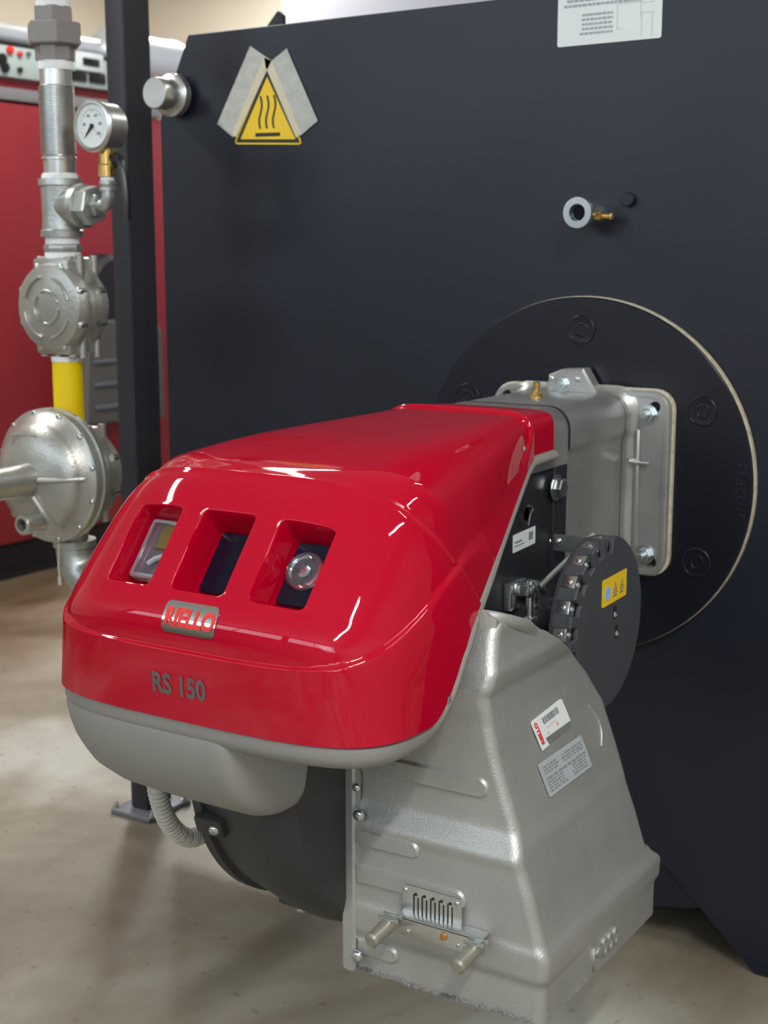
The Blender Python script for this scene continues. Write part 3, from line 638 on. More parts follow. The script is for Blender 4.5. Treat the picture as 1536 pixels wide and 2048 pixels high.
link('wheel_hub', lathe(B(), (.109, dc.y, dc.z), (1, 0, 0), [(0, 0), (0, .05), (dx0-.115, .045), (dx0-.115, 0)], 32), BLACKS, bur)
for n in notches[:8]:
    c, s_ = math.cos(n), math.sin(n); u = V(0, c, s_); t_ = V(0, -s_, c); b = B()
    bb = bmesh.new(); box(bb, (dx0+.0005, -.012, -.0098), (dx0+.0215, .013, .0098), .001)
    Mx = Matrix.Translation(V(0, dc.y, dc.z)+u*(RD-.016)) @ Matrix((V(1, 0, 0), u, t_)).transposed().to_4x4(); merge(b, bb, Mx)
    rl = link('cam_spring_clip', b, ZINC, wheel)
    screw(rl, V(dx0+.012, dc.y, dc.z)+u*(RD-.005), u, .005)
    screw(rl, V(dx0+.0215, dc.y, dc.z)+u*(RD-.012), (1, 0, 0), .0045)
q0, q1 = H(1205, 1165, 'x', dx1+.0005), H(1253, 1147, 'x', dx1+.0005); q2 = H(1212, 1205, 'x', dx1)
ww, hh = q1.y-q0.y, .041
fr = ((dx1+.0002, q0.y, q0.z-hh+.002), (0, 1, .03), (0, 0, 1), (1, 0, 0))
ws = link('warning_sticker', slab(B(), [rrect(0, 0, ww, hh, .003)], *fr, .0008), YEL, wheel)
link('blue_mandatory_symbol', cyl(B(), V(dx1+.001, q0.y+ww*.22, q0.z-hh*.50), V(dx1+.0014, q0.y+ww*.22, q0.z-hh*.5), .0105, 28), BLUEST, ws)
b = B()
for cx_ in (.52, .80):
    o_ = (ww*cx_, hh*.52)
    slab(b, [[(o_[0]-.008, o_[1]-.008), (o_[0]+.008, o_[1]-.008), (o_[0], o_[1]+.009)], [(o_[0]-.0055, o_[1]-.0065), (o_[0]+.0055, o_[1]-.0065), (o_[0], o_[1]+.0055)]], (dx1+.001, q0.y, q0.z-hh+.002), *fr[1:], .0003)
    bars(b, [(o_[0]-.002, o_[1]-.005, o_[0]+.002, o_[1]-.001), (o_[0]-.008, o_[1]-.013, o_[0]+.006, o_[1]-.0105)], (dx1+.001, q0.y, q0.z-hh+.002), *fr[1:], .0003)
link('warning_triangles', b, INK, ws)
for a, c, mm in ((1229, 1225, ZINC), (1232, 1263, ZINC)):
    p = H(a, c, 'x', dx1); w2 = link('key_recess', slab(B(), [slot(0, 0, PI/2, .010, .0058)], p, (0, 1, 0), (0, 0, 1), (1, 0, 0), .0006), DKBASE, wheel); screw(w2, p+V(.0005, 0, -.003), (1, 0, 0), .0048)
# ---- air housing (cast aluminium)
XT = [(.30, .352), (.362, .352), (.372, .357), (.398, .358), (.408, .354), (.415, .350), (.477, .333), (.516, .320), (.528, .317), (.548, .308), (.60, .290), (.638, .277), (.68, .268), (.715, .265), (.728, .271), (.745, .274), (.755, .270), (.78, .265), (.812, .262)]
YF = [(.30, -.842), (.362, -.842), (.372, -.847), (.405, -.848), (.415, -.845), (.505, -.846), (.520, -.849), (.548, -.833), (.56, -.832), (.68, -.832), (.70, -.836), (.725, -.840), (.745, -.834), (.76, -.826), (.79, -.812), (.812, -.798)]
YB = [(.30, -.472), (.362, -.472), (.372, -.466), (.398, -.466), (.41, -.482), (.425, -.494), (.50, -.502), (.526, -.504), (.547, -.499), (.57, -.499), (.63, -.502), (.677, -.536), (.716, -.580), (.734, -.613), (.762, -.661), (.786, -.726), (.802, -.780), (.815, -.832)]
zs = [.312, .314]+[.32+.0045*k for k in range(110)]; zs = [z for z in zs if z < .797]
b = B(); rings = []
def hring(z, inset=0):
    xr, yf, yb = interp(z, XT)-inset, interp(z, YF)+inset, interp(z, YB)-inset
    R = min(.014, (yb-yf)/2.2); R2 = min(.020 if z > .42 else .012, (yb-yf)/2.2); out = [(.068, yf), ]
    for k in range(9): t = -PI/2+PI/2*k/8; out.append((xr-R+R*math.cos(t), yf+R+R*math.sin(t)))
    for j in range(1, 8): out.append((xr, yf+R+(yb-R2-yf-R)*j/8))
    for k in range(9): t = PI/2*k/8; out.append((xr-R2+R2*math.cos(t), yb-R2+R2*math.sin(t)))
    out.append((.068, yb)); return out
def jz(z, i): return 0
top = [(z, 0) for z in zs]
# rounded top shoulder
for z, ins in top:
    rings.append([b.verts.new((x, y, z)) for x, y in hring(z, ins)])
for dz, ins in ((.004, .002), (.008, .006), (.011, .014)):
    z = .797+dz*.8; base = hring(.797, ins); rings.append([b.verts.new((x, y, z)) for x, y in base])
for r, s_ in zip(rings, rings[1:]):
    N = len(r)
    for k in range(N): b.faces.new((r[k], r[(k+1) % N], s_[(k+1) % N], s_[k]))
b.faces.new(rings[0]); b.faces.new(rings[-1])
hou = link('air_housing', b, ALU, bur, sharp=50); hou['label'] = 'tapering cast aluminium air intake housing'
# top cover behind hood edge, rising towards the front
tp = [(-.60, .728), (-.66, .764), (-.70, .783), (-.735, .797), (-.775, .808), (-.812, .818), (-.812, .70), (-.60, .70)]
b = slab(B(), [tp], (.108, 0, 0), (0, 1, 0), (0, 0, 1), (1, 0, 0), .152, .014); link('housing_shoulder', b, ALU, hou)
q = H(1065, 1262, 'x', .268)
# raised rib pads on front face
def pad(x1, z, hh=.0125, name='raised_rib', x0=.082):
    yf = interp(z, YF); L = [(x0, z-hh), (x1-hh, z-hh)]+[(x1-hh+hh*math.sin(t), z-hh*math.cos(t)) for t in [PI*k/10 for k in range(1, 10)]]+[(x1-hh, z+hh), (x0, z+hh)]
    return link(name, slab(B(), [L], (0, yf+.002, 0), (1, 0, 0), (0, 0, 1), (0, -1, 0), .0065, .003), ALU, hou)
pad(.268, .600, .0135); pad(.178, .503, .0115); pad(.245, .4525, .0130); pad(.145, .348, .0115)
# mounting flange strip on the left with screws
link('edge_flange', slab(B(), [rrect(.061, .311, .082, .66, .006)], (0, -.835, 0), (1, 0, 0), (0, 0, 1), (0, -1, 0), .0165, .003), ALU, hou)
for (a, c, r) in ((718, 1630, .0085), (713, 1575, .006), (715, 1912, .0085)): screw(hou, H(a, c, 'y', -.8515), (0, -1, 0), r)
# rough cast bottom edge (foam seal remains)
b = B()
for k in range(70):
    x = .085+.255*k/70+random.uniform(-.001, .001); r = random.uniform(.0012, .0038); q = V(x, -.8425-random.uniform(0, .002), .3145+random.uniform(-.001, .004))
    bmesh.ops.create_icosphere(b, subdivisions=1, radius=r, matrix=Matrix.Translation(q))
for k in range(14):
    q = V(.3515, -.83+.35*k/30+random.uniform(-.004, .004), .3165+random.uniform(-.002, .007)); bmesh.ops.create_icosphere(b, subdivisions=1, radius=random.uniform(.001, .0032), matrix=Matrix.Translation(q))
tag(link('ragged_seal', b, mat('grey_seal_crumbs', (.22, .22, .21), .7), hou), kind='stuff')
text('cast_mark', '|<000', (.3527, -.655, .338), (0, 1, 0), (0, 0, 1), .036, ALU, hou, ext=.0022)
# vent plate
v0 = V(.157, -.8475, .4565); wv, hv = .086, .055
sl = []
for k in range(10):
    x = .017+.0062*k; top_ = -.009-(.0035 if k % 2 else 0); sl.append([(x-.0011, -hv+.004), (x-.0011, top_), (x+.0011, top_), (x+.0011, -hv+.004)])
b = slab(B(), [[(0, -hv), (wv, -hv), (wv, 0), (0, 0)]]+sl, v0+V(0, -.0045, 0), (1, 0, 0), (0, 0, 1), (0, -1, 0), .0016); vp = link('vent_plate', b, STEEL, bur)
link('vent_dark', slab(B(), [[(.012, -hv+.003), (wv-.012, -hv+.003), (wv-.012, -.006), (.012, -.006)]], v0+V(0, -.0040, 0), (1, 0, 0), (0, 0, 1), (0, -1, 0), .0004), DKBASE, vp)
for dx_ in (.005, wv-.006): screw(vp, v0+V(dx_, -.0062, -.006), (0, -1, 0), .0032)
b = B()
for k in range(5): cyl(b, v0+V(.020+.0125*k, -.0062, -.0085), v0+V(.020+.0125*k, -.0066, -.0085), .0022, 10)
link('pin_hole', b, DKBASE, vp)
# adjusting bracket with two rods
bl, brr = V(.156, -.862, .416), V(.279, -.862, .412)
b = B(); box(b, (bl.x, -.868, bl.z-.020), (brr.x, -.862, bl.z+.004), .001); box(b, (bl.x, -.868, bl.z+.001), (brr.x, -.846, bl.z+.005), .001); bk = link('rod_bracket', b, STEEL, bur)
for x in (bl.x, brr.x):
    b = cyl(B(), (x-.004, -.866, bl.z-.004), (x-.004, -.922, bl.z-.010), .0100, 20, .003); rd = link('rod', b, mat('dull_beige_rod', (.36, .34, .28), .38, .6), bk)
    b = B()
    for dy in (-.872, -.884): box(b, (x-.016, dy-.0018, bl.z+.0025), (x+.012, dy+.0018, bl.z+.0075), .0012)
    box(b, (x-.006, -.886, bl.z-.002), (x+.004, -.868, bl.z+.006), .001); link('fin', b, ZINC, rd)
    screw(rd, (x-.012, -.885, bl.z-.004), (0, -1, 0), .004)
link('brass_screw', lathe(B(), (.226, -.868, bl.z-.006), (0, -1, 0), [(0, .0055), (.002, .005), (.003, .003), (.003, 0)], 14), mat('copper_screw', (.75, .32, .10), .3, .9), bk)
for x in (bl.x+.018, brr.x-.032): screw(bk, (x, -.868, bl.z-.013), (0, -1, 0), .0028)
# stickers on the housing side
n_ = V(1, 0, .30).normalized()
def hxz(px_, py_):
    best = None
    for k in range(4000):
        X = .24+.12*k/4000; p = H(px_, py_, 'x', X)
        d = abs(X-interp(p.z, XT))
        if best is None or d < best[0]: best = (d, p)
    return best[1]
def stframe(P):
    a, b_, c = [hxz(*p) for p in P]   # origin(bottom-left), bottom-right, top-left
    u = (b_-a); v = (c-a); n = u.cross(v).normalized()
    if n.x < 0: n = -n
    return a, u, v, n
o_, u_, v_, nn = stframe([(1082, 1502), (1143, 1452), (1058, 1445)])
UU, VV = u_.length, v_.length; u1, v1 = u_.normalized(), v_.normalized()
L = [(0, 0), (UU*.26, 0), (UU*.26, VV*.22), (UU, VV*.22), (UU, VV), (0, VV)]
off = o_+nn*.0015
s1 = link('barcode_sticker', slab(B(), [[(0, 0), (UU*.23, 0), (UU*.20, VV*.26), (UU*1.0, VV*.20), (UU*1.0, VV*.97), (UU*.94, VV*1.02), (UU*.04, VV*1.0), (0, VV*.95)]], off, u1, v1, nn, .0006), WHITE, hou)
link('glue_mark', slab(B(), [[(UU*.24, VV*.02), (UU*.95, VV*.02), (UU*1.0, VV*.22), (UU*.20, VV*.26)]], off-nn*.0004, u1, v1, nn, .0005), mat('dark_glue_residue', (.16, .17, .17), .6), hou)
text('red_print', 'RIELLO', off+u1*UU*.10+v1*VV*.52+nn*.0008, v1, -u1, VV*.24, REDINK, s1, ext=.0002, off=.0006, sx=.98)
rs = []; x = UU*.30
while x < UU*.78:
    wd = random.choice((.0012, .0022, .003)); rs.append((x, VV*.66, x+wd, VV*.88)); x += wd+random.choice((.001, .0016))
link('bar_code', bars(B(), rs, off+nn*.0007, u1, v1, nn, .0002), INK, s1)
link('red_specks', bars(B(), [(UU*.60, VV*.34, UU*.66, VV*.46), (UU*.30, VV*.30, UU*.34, VV*.38), (UU*.32, VV*.52, UU*.62, VV*.55)], off+nn*.0007, u1, v1, nn, .0002), mat('pale_red_print', (.80, .40, .38), .6), s1)
o_, u_, v_, nn = stframe([(1097, 1596), (1182, 1532), (1073, 1530)]); UU, VV = u_.length, v_.length; u1, v1 = u_.normalized(), v_.normalized(); off = o_+nn*.0015
s2 = link('data_plate', slab(B(), [rrect(0, 0, UU, VV, .003)], off, u1, v1, nn, .0006), GREYST, hou)
rs = []
for r0 in range(9):
    yy = .10+.088*r0; x = .06
    while x < .92:
        wd = random.uniform(.03, .09)
        blank = (.55 > yy > .50) or (r0 in (2, 3) and .42 < x < .62) or (r0 > 5 and .30 < x < .42) or (r0 < 2 and .40 < x < .55)
        if not blank: rs.append((UU*x, VV*yy, UU*min(x+wd, .95), VV*(yy+(.05 if r0 != 4 else .07))))
        x += wd+random.uniform(.008, .03)
link('printed_text', bars(B(), rs, off+nn*.0007, u1, v1, nn, .0002), mat('plate_print', (.22, .24, .26), .6), s2)
# ---- black fan casing
dc2 = V(0, -.70, .60)
b = lathe(B(), (-.135, dc2.y, dc2.z), (1, 0, 0), [(0, 0), (0, .20), (.006, .225), (.018, .240), (.028, .247), (.030, .257), (.044, .257), (.046, .250), (.060, .252), (.10, .262), (.13, .268), (.16, .270), (.185, .266), (.20, .256), (.204, .24), (.204, 0)], 96, up=(0, 0, 1)); fan = link('fan_casing', b, VOL, bur)
fan['label'] = 'matt black round fan casing'
for (a, c, lx) in ((436, 1640, -.075), (592, 1825, -.035)):
    p = H(a, c, 'x', lx); d = V(0, p.y-dc2.y, p.z-dc2.z).normalized(); t_ = V(1, 0, 0).cross(d); base = dc2+d*.250
    bb = bmesh.new(); box(bb, (lx-.026, -.014, -.012), (lx+.020, .014, .017), .005); b = B()
    merge(b, bb, Matrix.Translation(V(0, base.y, base.z)) @ Matrix((V(1, 0, 0), t_, d)).transposed().to_4x4())
    lg2 = link('casing_lug', b, VOL, fan); p2 = V(lx+.008, base.y, base.z)+d*.017
    screw(lg2, p2-V(0, 0, 0), (d+V(.5, 0, 0)).normalized(), .0075)
b = lathe(B(), (-.135, -.72, .66), (-1, 0, 0), [(0, .12), (.02, .115), (.14, .110), (.155, .095), (.155, 0)], 48); link('motor', b, BLACKS, bur)
# corrugated conduit
cpts = spline([V(-.165, -.93, .640), H(312, 1545, 'x', -.165), H(322, 1610, 'x', -.165), H(345, 1655, 'x', -.165), H(378, 1676, 'x', -.165), H(415, 1662, 'x', -.165), V(-.150, -.80, .470)], 18)
tot = 0; cum = [0]
for p, q in zip(cpts, cpts[1:]): tot += (q-p).length; cum.append(tot)
NR = int(tot/.0011); fine = []
j = 0
for k in range(NR):
    s_ = tot*k/NR
    while cum[j+1] < s_: j += 1
    t = (s_-cum[j])/(cum[j+1]-cum[j]); fine.append(cpts[j].lerp(cpts[j+1], t))
link('corrugated_conduit', tube(B(), fine, .011, 18, lambda i: .0112+.0024*math.sin(i*2*PI/5.6)), RUBBER, bur, sharp=80)
# ---- hood
CP = [(-1.080, .711), (-1.083, .740), (-1.085, .770), (-1.086, .797), (-1.0865, .815), (-1.084, .832), (-1.075, .848), (-1.061, .865), (-1.030, .903), (-.998, .942), (-.972, .967), (-.950, .981), (-.925, .989), (-.89, .997), (-.80, 1.006), (-.70, 1.011), (-.60, 1.014), (-.50, 1.017), (-.42, 1.019), (-.358, 1.019)]
CS = spline([V(0, y, z) for y, z in CP], 12)
cl = [0]
for p, q in zip(CS, CS[1:]): cl.append(cl[-1]+(q-p).length)
CL = cl[-1]
def atC(s):
    for j in range(len(cl)-1):
        if cl[j+1] >= s or j == len(cl)-2:
            t = (s-cl[j])/(cl[j+1]-cl[j]); return CS[j].lerp(CS[j+1], t)
def sAt(z=None, y=None):
    for j, p in enumerate(CS):
        if (z and p.z >= z) or (y and p.y >= y): return cl[j]
S_SW, S_W0, S_W1, S_BR = sAt(z=.797), sAt(z=.862), sAt(z=.942), sAt(z=.984)
RIM = [(-.945, .711), (-.925, .718), (-.908, .732), (-.888, .753), (-.862, .784), (-.822, .812), (-.754, .838), (-.665, .875), (-.567, .912), (-.477, .944), (-.44, .953), (-.358, .955)]
RSm = spline([V(0, y, z) for y, z in RIM], 10); rl_ = [0]
for p, q in zip(RSm, RSm[1:]): rl_.append(rl_[-1]+(q-p).length)
def atR(e):
    s = e*rl_[-1]
    for j in range(len(rl_)-1):
        if rl_[j+1] >= s or j == len(rl_)-2: t = (s-rl_[j])/(rl_[j+1]-rl_[j]); return RSm[j].lerp(RSm[j+1], t)
ET = [(0, 0), (S_SW, .08), (S_W0, .15), (S_W1, .23), (S_BR, .29), (CL-.06, .90), (CL, 1)]
def halfw(y):
    return interp(y, [(-.90, .252), (-.86, .250), (-.82, .240), (-.48, .129), (-.44, .119), (-.35, .117)])
def bcx(y): return interp(y, [(-.95, -.004), (-.44, .008)])
def hoodpt(s, a, side):
    C = atC(s); E = atR(interp(s, ET)); w_ = halfw(E.y); n = interp(s, [(0, 3.7), (S_SW, 3.7), (S_W1, 3.6), (S_BR, 3.8), (S_BR+.06, 5.8), (CL-.08, 6), (CL, 7)])
    sx_ = math.sin(a)**(2/n); k = 1-max(0, math.cos(a))**(2/n)
    return V(bcx(C.y*.5+E.y*.5)+side*w_*sx_, C.y+(E.y-C.y)*k, C.z+(E.z-C.z)*k)
SWZ = [(-1.09, .797), (-1.06, .802), (-1.0, .823), (-.955, .842), (-.89, .868), (-.84, .880), (-.786, .888), (-.72, .892), (-.666, .898), (-.61, .911), (-.568, .926), (-.52, .948), (-.48, .970), (-.462, .990), (-.445, 1.06)]
SWs = spline([V(0, y, z) for y, z in SWZ], 6); SWT = [(p.y, p.z) for p in SWs]
WX = [(-.138, -.070), (-.034, .041), (.080, .148)]
def sdrr(x, y, x0, y0, x1, y1, r):
    qx = abs(x-(x0+x1)/2)-(x1-x0)/2+r; qy = abs(y-(y0+y1)/2)-(y1-y0)/2+r
    return math.hypot(max(qx, 0), max(qy, 0))+min(max(qx, qy), 0)-r
# row parameters
rows = []; s = 0
while s < CL:
    rows.append(s)
    d = .0034
    if S_W0-.006 < s < S_W0+.008 or S_W1-.008 < s < S_W1+.006: d = .0008
    elif abs(s-S_BR) < .02: d = .0018
    elif S_SW-.007 < s < S_SW+.007: d = .0009
    elif s > CL-.115: d = .0022
    elif S_W0 < s < S_W1: d = .004
    s += d
rows.append(CL)
# columns: fixed x near the windows, then by angle
xs = []; x = -.172
while x < .172:
    xs.append(x); d = .0055
    if any(abs(x-e) < .006 for wv_ in WX for e in wv_): d = .0008
    x += d
NA = 90
def section(s):
    C = atC(s); E = atR(interp(s, ET)); w_ = halfw(E.y); n = interp(s, [(0, 3.7), (S_SW, 3.7), (S_W1, 3.6), (S_BR, 3.8), (S_BR+.06, 5.8), (CL-.08, 6), (CL, 7)])
    lim = .172*min(1, w_/.225); pts = []
    sc_ = lim/.172
    aL = math.asin(min(1, (lim/w_)**(n/2)))
    col = []
    for k in range(NA+1):
        a = PI/2-(PI/2-aL)*(k/NA); col.append((-1, a))
    for x in xs[1:]: col.append((1 if x*sc_ > 0 else -1, math.asin(min(1, (abs(x*sc_)/w_)**(n/2)))))
    for k in range(NA+1): col.append((1, aL+(PI/2-aL)*(k/NA)))
    return [hoodpt(s, a, sd) for sd, a in col]
grid = [section(s) for s in rows]
NRr, NC = len(grid), len(grid[0])
nor = [[None]*NC for _ in range(NRr)]
for i in range(NRr):
    for j in range(NC):
        a = grid[min(i+1, NRr-1)][j]-grid[max(i-1, 0)][j]; c = grid[i][min(j+1, NC-1)]-grid[i][max(j-1, 0)]
        n = c.cross(a); nor[i][j] = n.normalized() if n.length > 1e-12 else V(0, 0, 1)
nf_ = V(0, -.778, .628)
sgnn = 1 if nor[NRr//3][NC//2].z > 0 else -1
bmh = B(); vv = []
for i in range(NRr):
    row = []
    for j in range(NC):
        p = grid[i][j]; n = nor[i][j]*sgnn; s = rows[i]; q = p.copy()
        # lower band proud of the swoosh line
        d = interp(p.y, SWT)-p.z
        ws_ = .0016+.0030*sstep(p.y, -1.02, -.93); q += n*(.0045*sstep(d, -ws_, ws_)) if p.y < -.44 else n*0
        # groove just above the swoosh
        # brow ridge
        fade = 1-sstep(abs(p.x-BX), .19, .215)
        q += n*.0030*math.exp(-((s-S_BR)/.0050)**2)*(1 if p.z > interp(p.y, SWT)+.005 else 0)
        q -= n*.0030*sstep(s, S_BR-.001, S_BR+.006)*(1-sstep(s, S_BR+.03, S_BR+.22))
        # collar step at the rear
        q -= n*.0045*sstep(p.y, -.452, -.444)
        # window pockets
        if S_W0-.02 < s < S_W1+.02 and abs(p.x-BX) < .17:
            for x0, x1 in WX:
                sd = sdrr(p.x, s, x0, S_W0, x1, S_W1, .007)
                if sd < .004:
                    k = sstep(-sd, -.0022, .0034); fl_d = .046
                    tau = max(0, min(1, (s-S_W0)/(S_W1-S_W0))); q = q-nf_*fl_d*k+V(0, .628, .778)*k*(.012*(1-tau)-.005*tau)
                    # lip
                elif sd < .006: pass
                if -.001 < sd < .006: q += nf_*.0006*math.exp(-((sd-.0025)/.0018)**2)
        row.append(bmh.verts.new(q))
    vv.append(row)
for i in range(NRr-1):
    for j in range(NC-1): bmh.faces.new((vv[i][j], vv[i][j+1], vv[i+1][j+1], vv[i+1][j]))
# inner return lip along the rim so the shell has thickness
def lip(bm, loop, din):
    new = [bm.verts.new(v.co+d) for v, d in zip(loop, din)]
    for k in range(len(loop)-1): bm.faces.new((loop[k], loop[k+1], new[k+1], new[k]))
bd = vv[0]; lip(bmh, bd, [V(0, .010, 0) if abs(v.co.x-BX) < .2 else V(-.008*(1 if v.co.x > BX else -1), .004, 0) for v in bd])
for col_, sg_ in ((0, 1), (NC-1, -1)):
    L_2 = [vv[i][col_] for i in range(NRr)]; lip(bmh, L_2, [V(sg_*.008, 0, 0) for _ in L_2])
bk_ = vv[-1]; lip(bmh, bk_, [V(0, 0, -.005) if abs(v.co.x-BX) < .09 else V(-.005*(1 if v.co.x > BX else -1), 0, 0) for v in bk_])
hood = link('red_hood', bmh, RED, bur, sharp=70); hood['label'] = 'glossy red hood with three recessed windows'
# window panels in the pockets
ud = V(1, 0, 0); vd = V(0, .628, .778)
sface = V(0, -1.061, .865)
def panel_o(k, depth): x0, x1 = WX[k]; return V((x0+x1)/2, sface.y, sface.z)-nf_*depth
wl = S_W1-S_W0
for k, nm, mm in ((1, 'window_pane', GLASSD), (2, 'dial_panel', mat('dark_blue_panel', (.007, .008, .020), .22, spec=.3))):
    x0, x1 = WX[k]; hw = (x1-x0)/2-.006
    link(nm, slab(B(), [rrect(-hw, wl*.13, hw, wl*.90, .006)], panel_o(k, .0425), ud, vd, nf_, .004, .001), mm, bur)
kp = panel_o(2, .038)+vd*wl*.54+ud*-.002
kb = link('clear_knob', lathe(B(), kp, nf_, [(0, 0), (0, .0235), (.006, .0235), (.0095, .021), (.0095, .0175), (.006, .0155), (.005, .0085), (.010, .006), (.012, .004), (.012, 0)], 48), mat('clear_knob_plastic', (.88, .88, .95), .04, 0, coat=.3, trans=.96), bur)
kb['label'] = 'round clear plastic knob'
x0, x1 = WX[0]; hw = (x1-x0)/2-.005; po = panel_o(0, .0425)
link('cover_back', slab(B(), [rrect(-hw, wl*.15, hw, wl*.92, .005)], po, ud, vd, nf_, .002), mat('grey_switch_back', (.20, .17, .19), .4), bur)
link('ochre_part', box(B(), (-.012, 0, 0), (.024, .034, .006), .002), YINNER, bur).matrix_basis = Matrix.Translation(po+nf_*.002+vd*wl*.56) @ Matrix((ud, vd, nf_)).transposed().to_4x4()
b = tube(B(), [po+nf_*.006+vd*wl*.36+ud*-.012, po+nf_*.009+vd*wl*.42+ud*-.002, po+nf_*.007+vd*wl*.52+ud*.018], .0036, 8); link('white_lever', b, WHITE, bur)
bb = slab(B(), [rrect(-hw, wl*.15, hw, wl*.92, .005), rrect(-hw+.0055, wl*.15+.0055, hw-.0055, wl*.92-.0055, .003)[::-1]], po+nf_*.002, ud, vd, nf_, .012, .002); link('clear_cover_frame', bb, mat('clear_frame_plastic', (.75, .72, .76), .06, 0, coat=1, trans=.75), bur)
link('clear_cover', slab(B(), [rrect(-hw+.005, wl*.15+.005, hw-.005, wl*.92-.005, .003)], po+nf_*.0115, ud, vd, nf_, .0012), CLEAR, bur)
# badge and lettering on the hood front
def hood_y(x, z):
    # surface lookup on the front
    best = None
    for i in range(NRr):
        if rows[i] > S_W0: break
        j = min(range(NC), key=lambda j: abs(vv_co[i][j][0]-x) if abs(vv_co[i][j][0]-x) < .02 else 9)
        c = vv_co[i][j]; d = abs(c[2]-z)
        if best is None or d < best[0]: best = (d, c)
    return best[1]
vv_co = [[(grid[i][j]+nor[i][j]*sgnn*0).to_tuple() for j in range(NC)] for i in range(NRr)]
def drape(ob, off):
    me = ob.data; b = bmesh.new(); b.from_mesh(me); z0 = min(v.co.z for v in b.verts); z1 = max(v.co.z for v in b.verts); k = z0+.0015
    while k < z1:
        bmesh.ops.bisect_plane(b, geom=b.verts[:]+b.edges[:]+b.faces[:], plane_co=(0, 0, k), plane_no=(0, 0, 1)); k += .0015
    b.to_mesh(me); b.free()
    for v in me.vertices:
        x, h, z = v.co.x, v.co.y, v.co.z   # h = height above surface
        yc0 = ycen(z); d = interp(yc0, SWT)-z; band = .0045*sstep(d, -.002, .002)
        # interpolate y from centre profile slope for smoothness
        v.co = V(x, yc0+.15*.27*(abs(x-bcx(-1))/.252)**3.7-band-off-h, z)
def ycen(z):
    for p, q in zip(CS, CS[1:]):
        if p.z <= z <= q.z: return p.y+(q.y-p.y)*(z-p.z)/max(1e-6, q.z-p.z)
    return CS[0].y
def flat_grid(loop, nm, m, h, nx=14, nz=8):
    xs_ = [p[0] for p in loop]; zs_ = [p[1] for p in loop]; b = B()
    x0, x1, z0, z1 = min(xs_), max(xs_), min(zs_), max(zs_)
    vs = [b.verts.new((p[0], h, p[1])) for p in loop]; b.faces.new(vs)
    for k in range(1, nz):
        z = z0+(z1-z0)*k/nz; bmesh.ops.bisect_plane(b, geom=b.verts[:]+b.edges[:]+b.faces[:], plane_co=(0, 0, z), plane_no=(0, 0, 1))
    for k in range(1, nx):
        x = x0+(x1-x0)*k/nx; bmesh.ops.bisect_plane(b, geom=b.verts[:]+b.edges[:]+b.faces[:], plane_co=(x, 0, 0), plane_no=(1, 0, 0))
    r = bmesh.ops.extrude_face_region(b, geom=b.faces[:]); 
    for g in r['geom']:
        if isinstance(g, bmesh.types.BMVert): g.co.y += .0012
    return link(nm, b, m, None, sharp=50)
def adopt(o, p): o.parent = p; o.matrix_parent_inverse = world_of(p).inverted(); return o
bdg = flat_grid(rrect(-.029, .8175, .049, .8520, .007), 'badge', CHROME, .0004); drape(bdg, 0); adopt(bdg, bur); bdg['label'] = 'mirror finish rounded badge with red letters'
t_ = text('badge_lettering', 'RIELLO', (.0105, 0, .8345), (1, 0, 0), (0, 0, 1), .027, REDINK, None, ext=.0, off=.0011, sx=.86, shear=.06)
for v in t_.data.vertices: v.co.y = .0022
drape(t_, 0); adopt(t_, bdg)
t_ = text('model_lettering', 'RS 150', (-.004, 0, .7535), (1, 0, 0), (0, 0, 1), .034, LETTER, None, ext=.0, off=.0012, sx=.84)
for v in t_.data.vertices: v.co.y = .0009
drape(t_, 0); adopt(t_, bur)
# hood screws
screw(bur, H(892, 1397, 'x', .2475)+V(0, 0, 0), (1, 0, .1), .0085); screw(bur, H(1086, 898, 'x', .1135), (1, 0, 0), .0052); screw(bur, H(1048, 898, 'x', .137), (1, 0, 0), .004)
# ---- grey tray under the hood rim
path = [grid[0][j] for j in range(NC)]
side = [[grid[i][c] for i in range(NRr)] for c in (0, NC-1)]
full = side[0][::-4][:-1]+path[::2]+side[1][::4][1:]
full = [p for i, p in enumerate(full) if p.y < -.385 or True]
def tray_prof(p):
    e = sstep(p.y, -.955, -.90)       # 0 front, 1 side
    return e
b = B(); rg = []
for i, p in enumerate(full):
    t = (full[min(i+2, len(full)-1)]-full[max(i-2, 0)]); t.z = 0; t = t.normalized() if t.length > 0 else V(0, 1, 0)
    out = V(t.y, -t.x, 0)
    if out.dot(V(p.x-BX, p.y+.75, 0)) < 0: out = -out
    e = tray_prof(p); t3 = (full[min(i+2, len(full)-1)]-full[max(i-2, 0)]); t3 = t3 if t3.y > 0 else -t3; dd = V(0, t3.z, -t3.y); dd = dd.normalized() if dd.length > 1e-9 else V(0, 0, -1)
    dn = (V(0, 0, -1)*(1-e)+dd*e).normalized(); hgt = .034*(1-e)+.015*e
    seq = [(-.006, .000), (.0004*(1-e)+.0018*e, .0025), (.0008*(1-e)+.003*e, .005), (.0*(1-e)+.005*e, .45*hgt), (-.004*(1-e)+.005*e, .70*hgt), (-.014*(1-e)+.003*e, .9*hgt), (-.030*(1-e)-.004*e, hgt), (-.075*(1-e)-.010*e, hgt)]
    rg.append([b.verts.new(p+out*o+dn*d) for o, d in seq])
for a, c in zip(rg, rg[1:]):
    for k in range(len(a)-1): b.faces.new((a[k], a[k+1], c[k+1], c[k]))
tray = link('grey_tray', b, TRAY, bur, sharp=60); tray['label'] = 'grey cast tray following the lower edge of the red hood'
# seal line between hood and tray
link('hood_seal', tube(B(), [p+V(0, .001, -.0005)+V(-.001*(1 if p.x > BX else -1), 0, 0) for p in path[::3]], .0020, 6), BLACKP, bur)
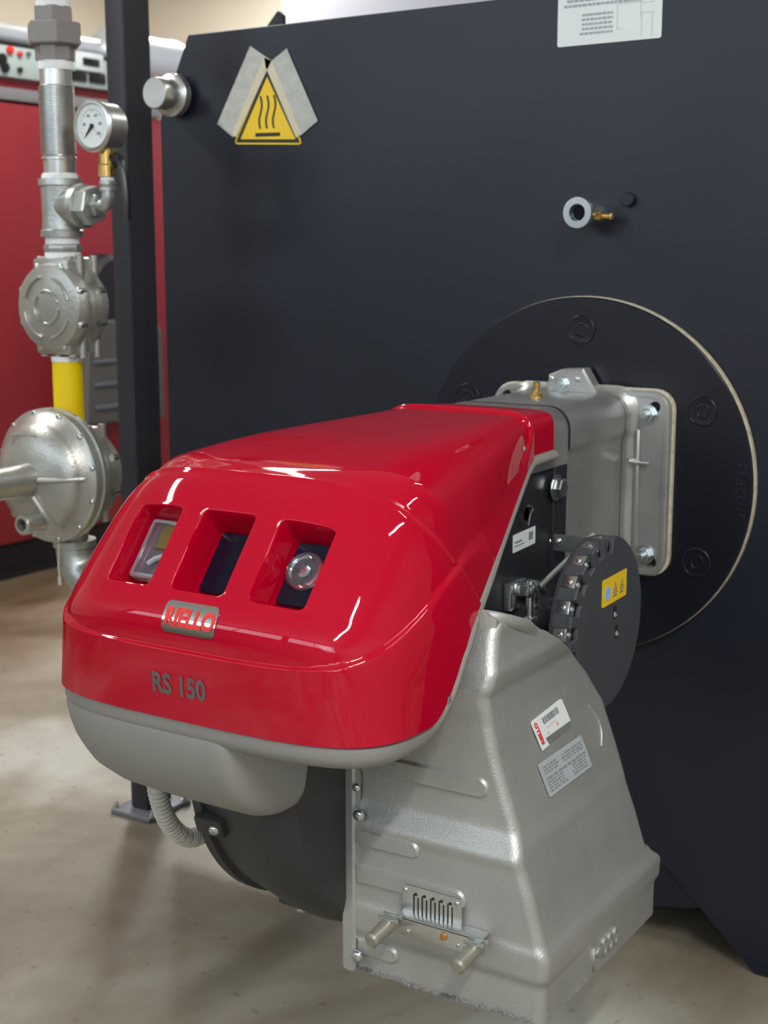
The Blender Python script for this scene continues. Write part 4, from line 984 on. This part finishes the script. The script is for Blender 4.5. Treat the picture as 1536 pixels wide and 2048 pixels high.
# belly of the tray: lofted along x
b = B(); secs = []
def belly(x):
    zb_ = interp(x, [(-.262, .676), (-.245, .660), (-.232, .632), (-.215, .600), (-.19, .582), (-.15, .573), (-.05, .570), (.042, .570), (.057, .573), (.067, .581), (.073, .593), (.076, .612)])
    yfr = interp(x, [(-.262, -.985), (-.235, -1.030), (-.20, -1.062), (-.15, -1.074), (-.05, -1.078), (.035, -1.076), (.052, -1.066), (.064, -1.048), (.072, -1.026), (.076, -1.005)])
    yo = -.945-.135*max(0, 1-(abs(x+.004)/.252)**3.7)**(1/3.7); k = sstep(x, .035, .076)
    return zb_, (yo+.0015)*(1-k)+yfr*k
xsb = sorted(set([-.262+.008*k for k in range(39)]+[.046, .050, .054, .058, .062, .066, .069, .072, .074, .076]))
for x in xsb:
    zb_, yfr = belly(x); zt = .696; H2 = zt-zb_; pts = [(yfr+.003, zt+.004)]
    D = -.948-yfr
    for k in range(15):
        t = k/14*PI/2; pts.append((yfr+D*(1-math.cos(t)**.8)*.93, zt-.010-(H2-.010)*math.sin(t)**1.1))
    pts += [(-.948, zb_+.004), (-.946, zb_+.012), (-.946, zt)]
    secs.append([b.verts.new((x, y, z)) for y, z in pts])
for a, c in zip(secs, secs[1:]):
    for k in range(len(a)-1): b.faces.new((a[k], a[k+1], c[k+1], c[k]))
b.faces.new(secs[0]); b.faces.new(secs[-1])
link('tray_belly', b, TRAY, tray, sharp=50)
p = H(232, 1462, 'y', -.93)
b = lathe(B(), (p.x+.05, -.93, p.z+.035), (-1, 0, 0), [(0, 0), (0, .036), (.045, .036), (.055, .030), (.058, .02), (.058, 0)], 28); link('black_cable_gland', b, BLACKP, bur)
link('embossed_arc', tube(B(), spline([hxz(*p)+V(.0005, 0, 0) for p in ((1178, 1412), (1194, 1435), (1202, 1462), (1202, 1492))], 5), .0016, 8), ALU, hou)
link('top_ridge', tube(B(), spline([V(.236, -.800, .809), V(.252, -.790, .806), V(.262, -.765, .797), V(.265, -.735, .786), V(.263, -.712, .774)], 5), .008, 12), ALU, hou)
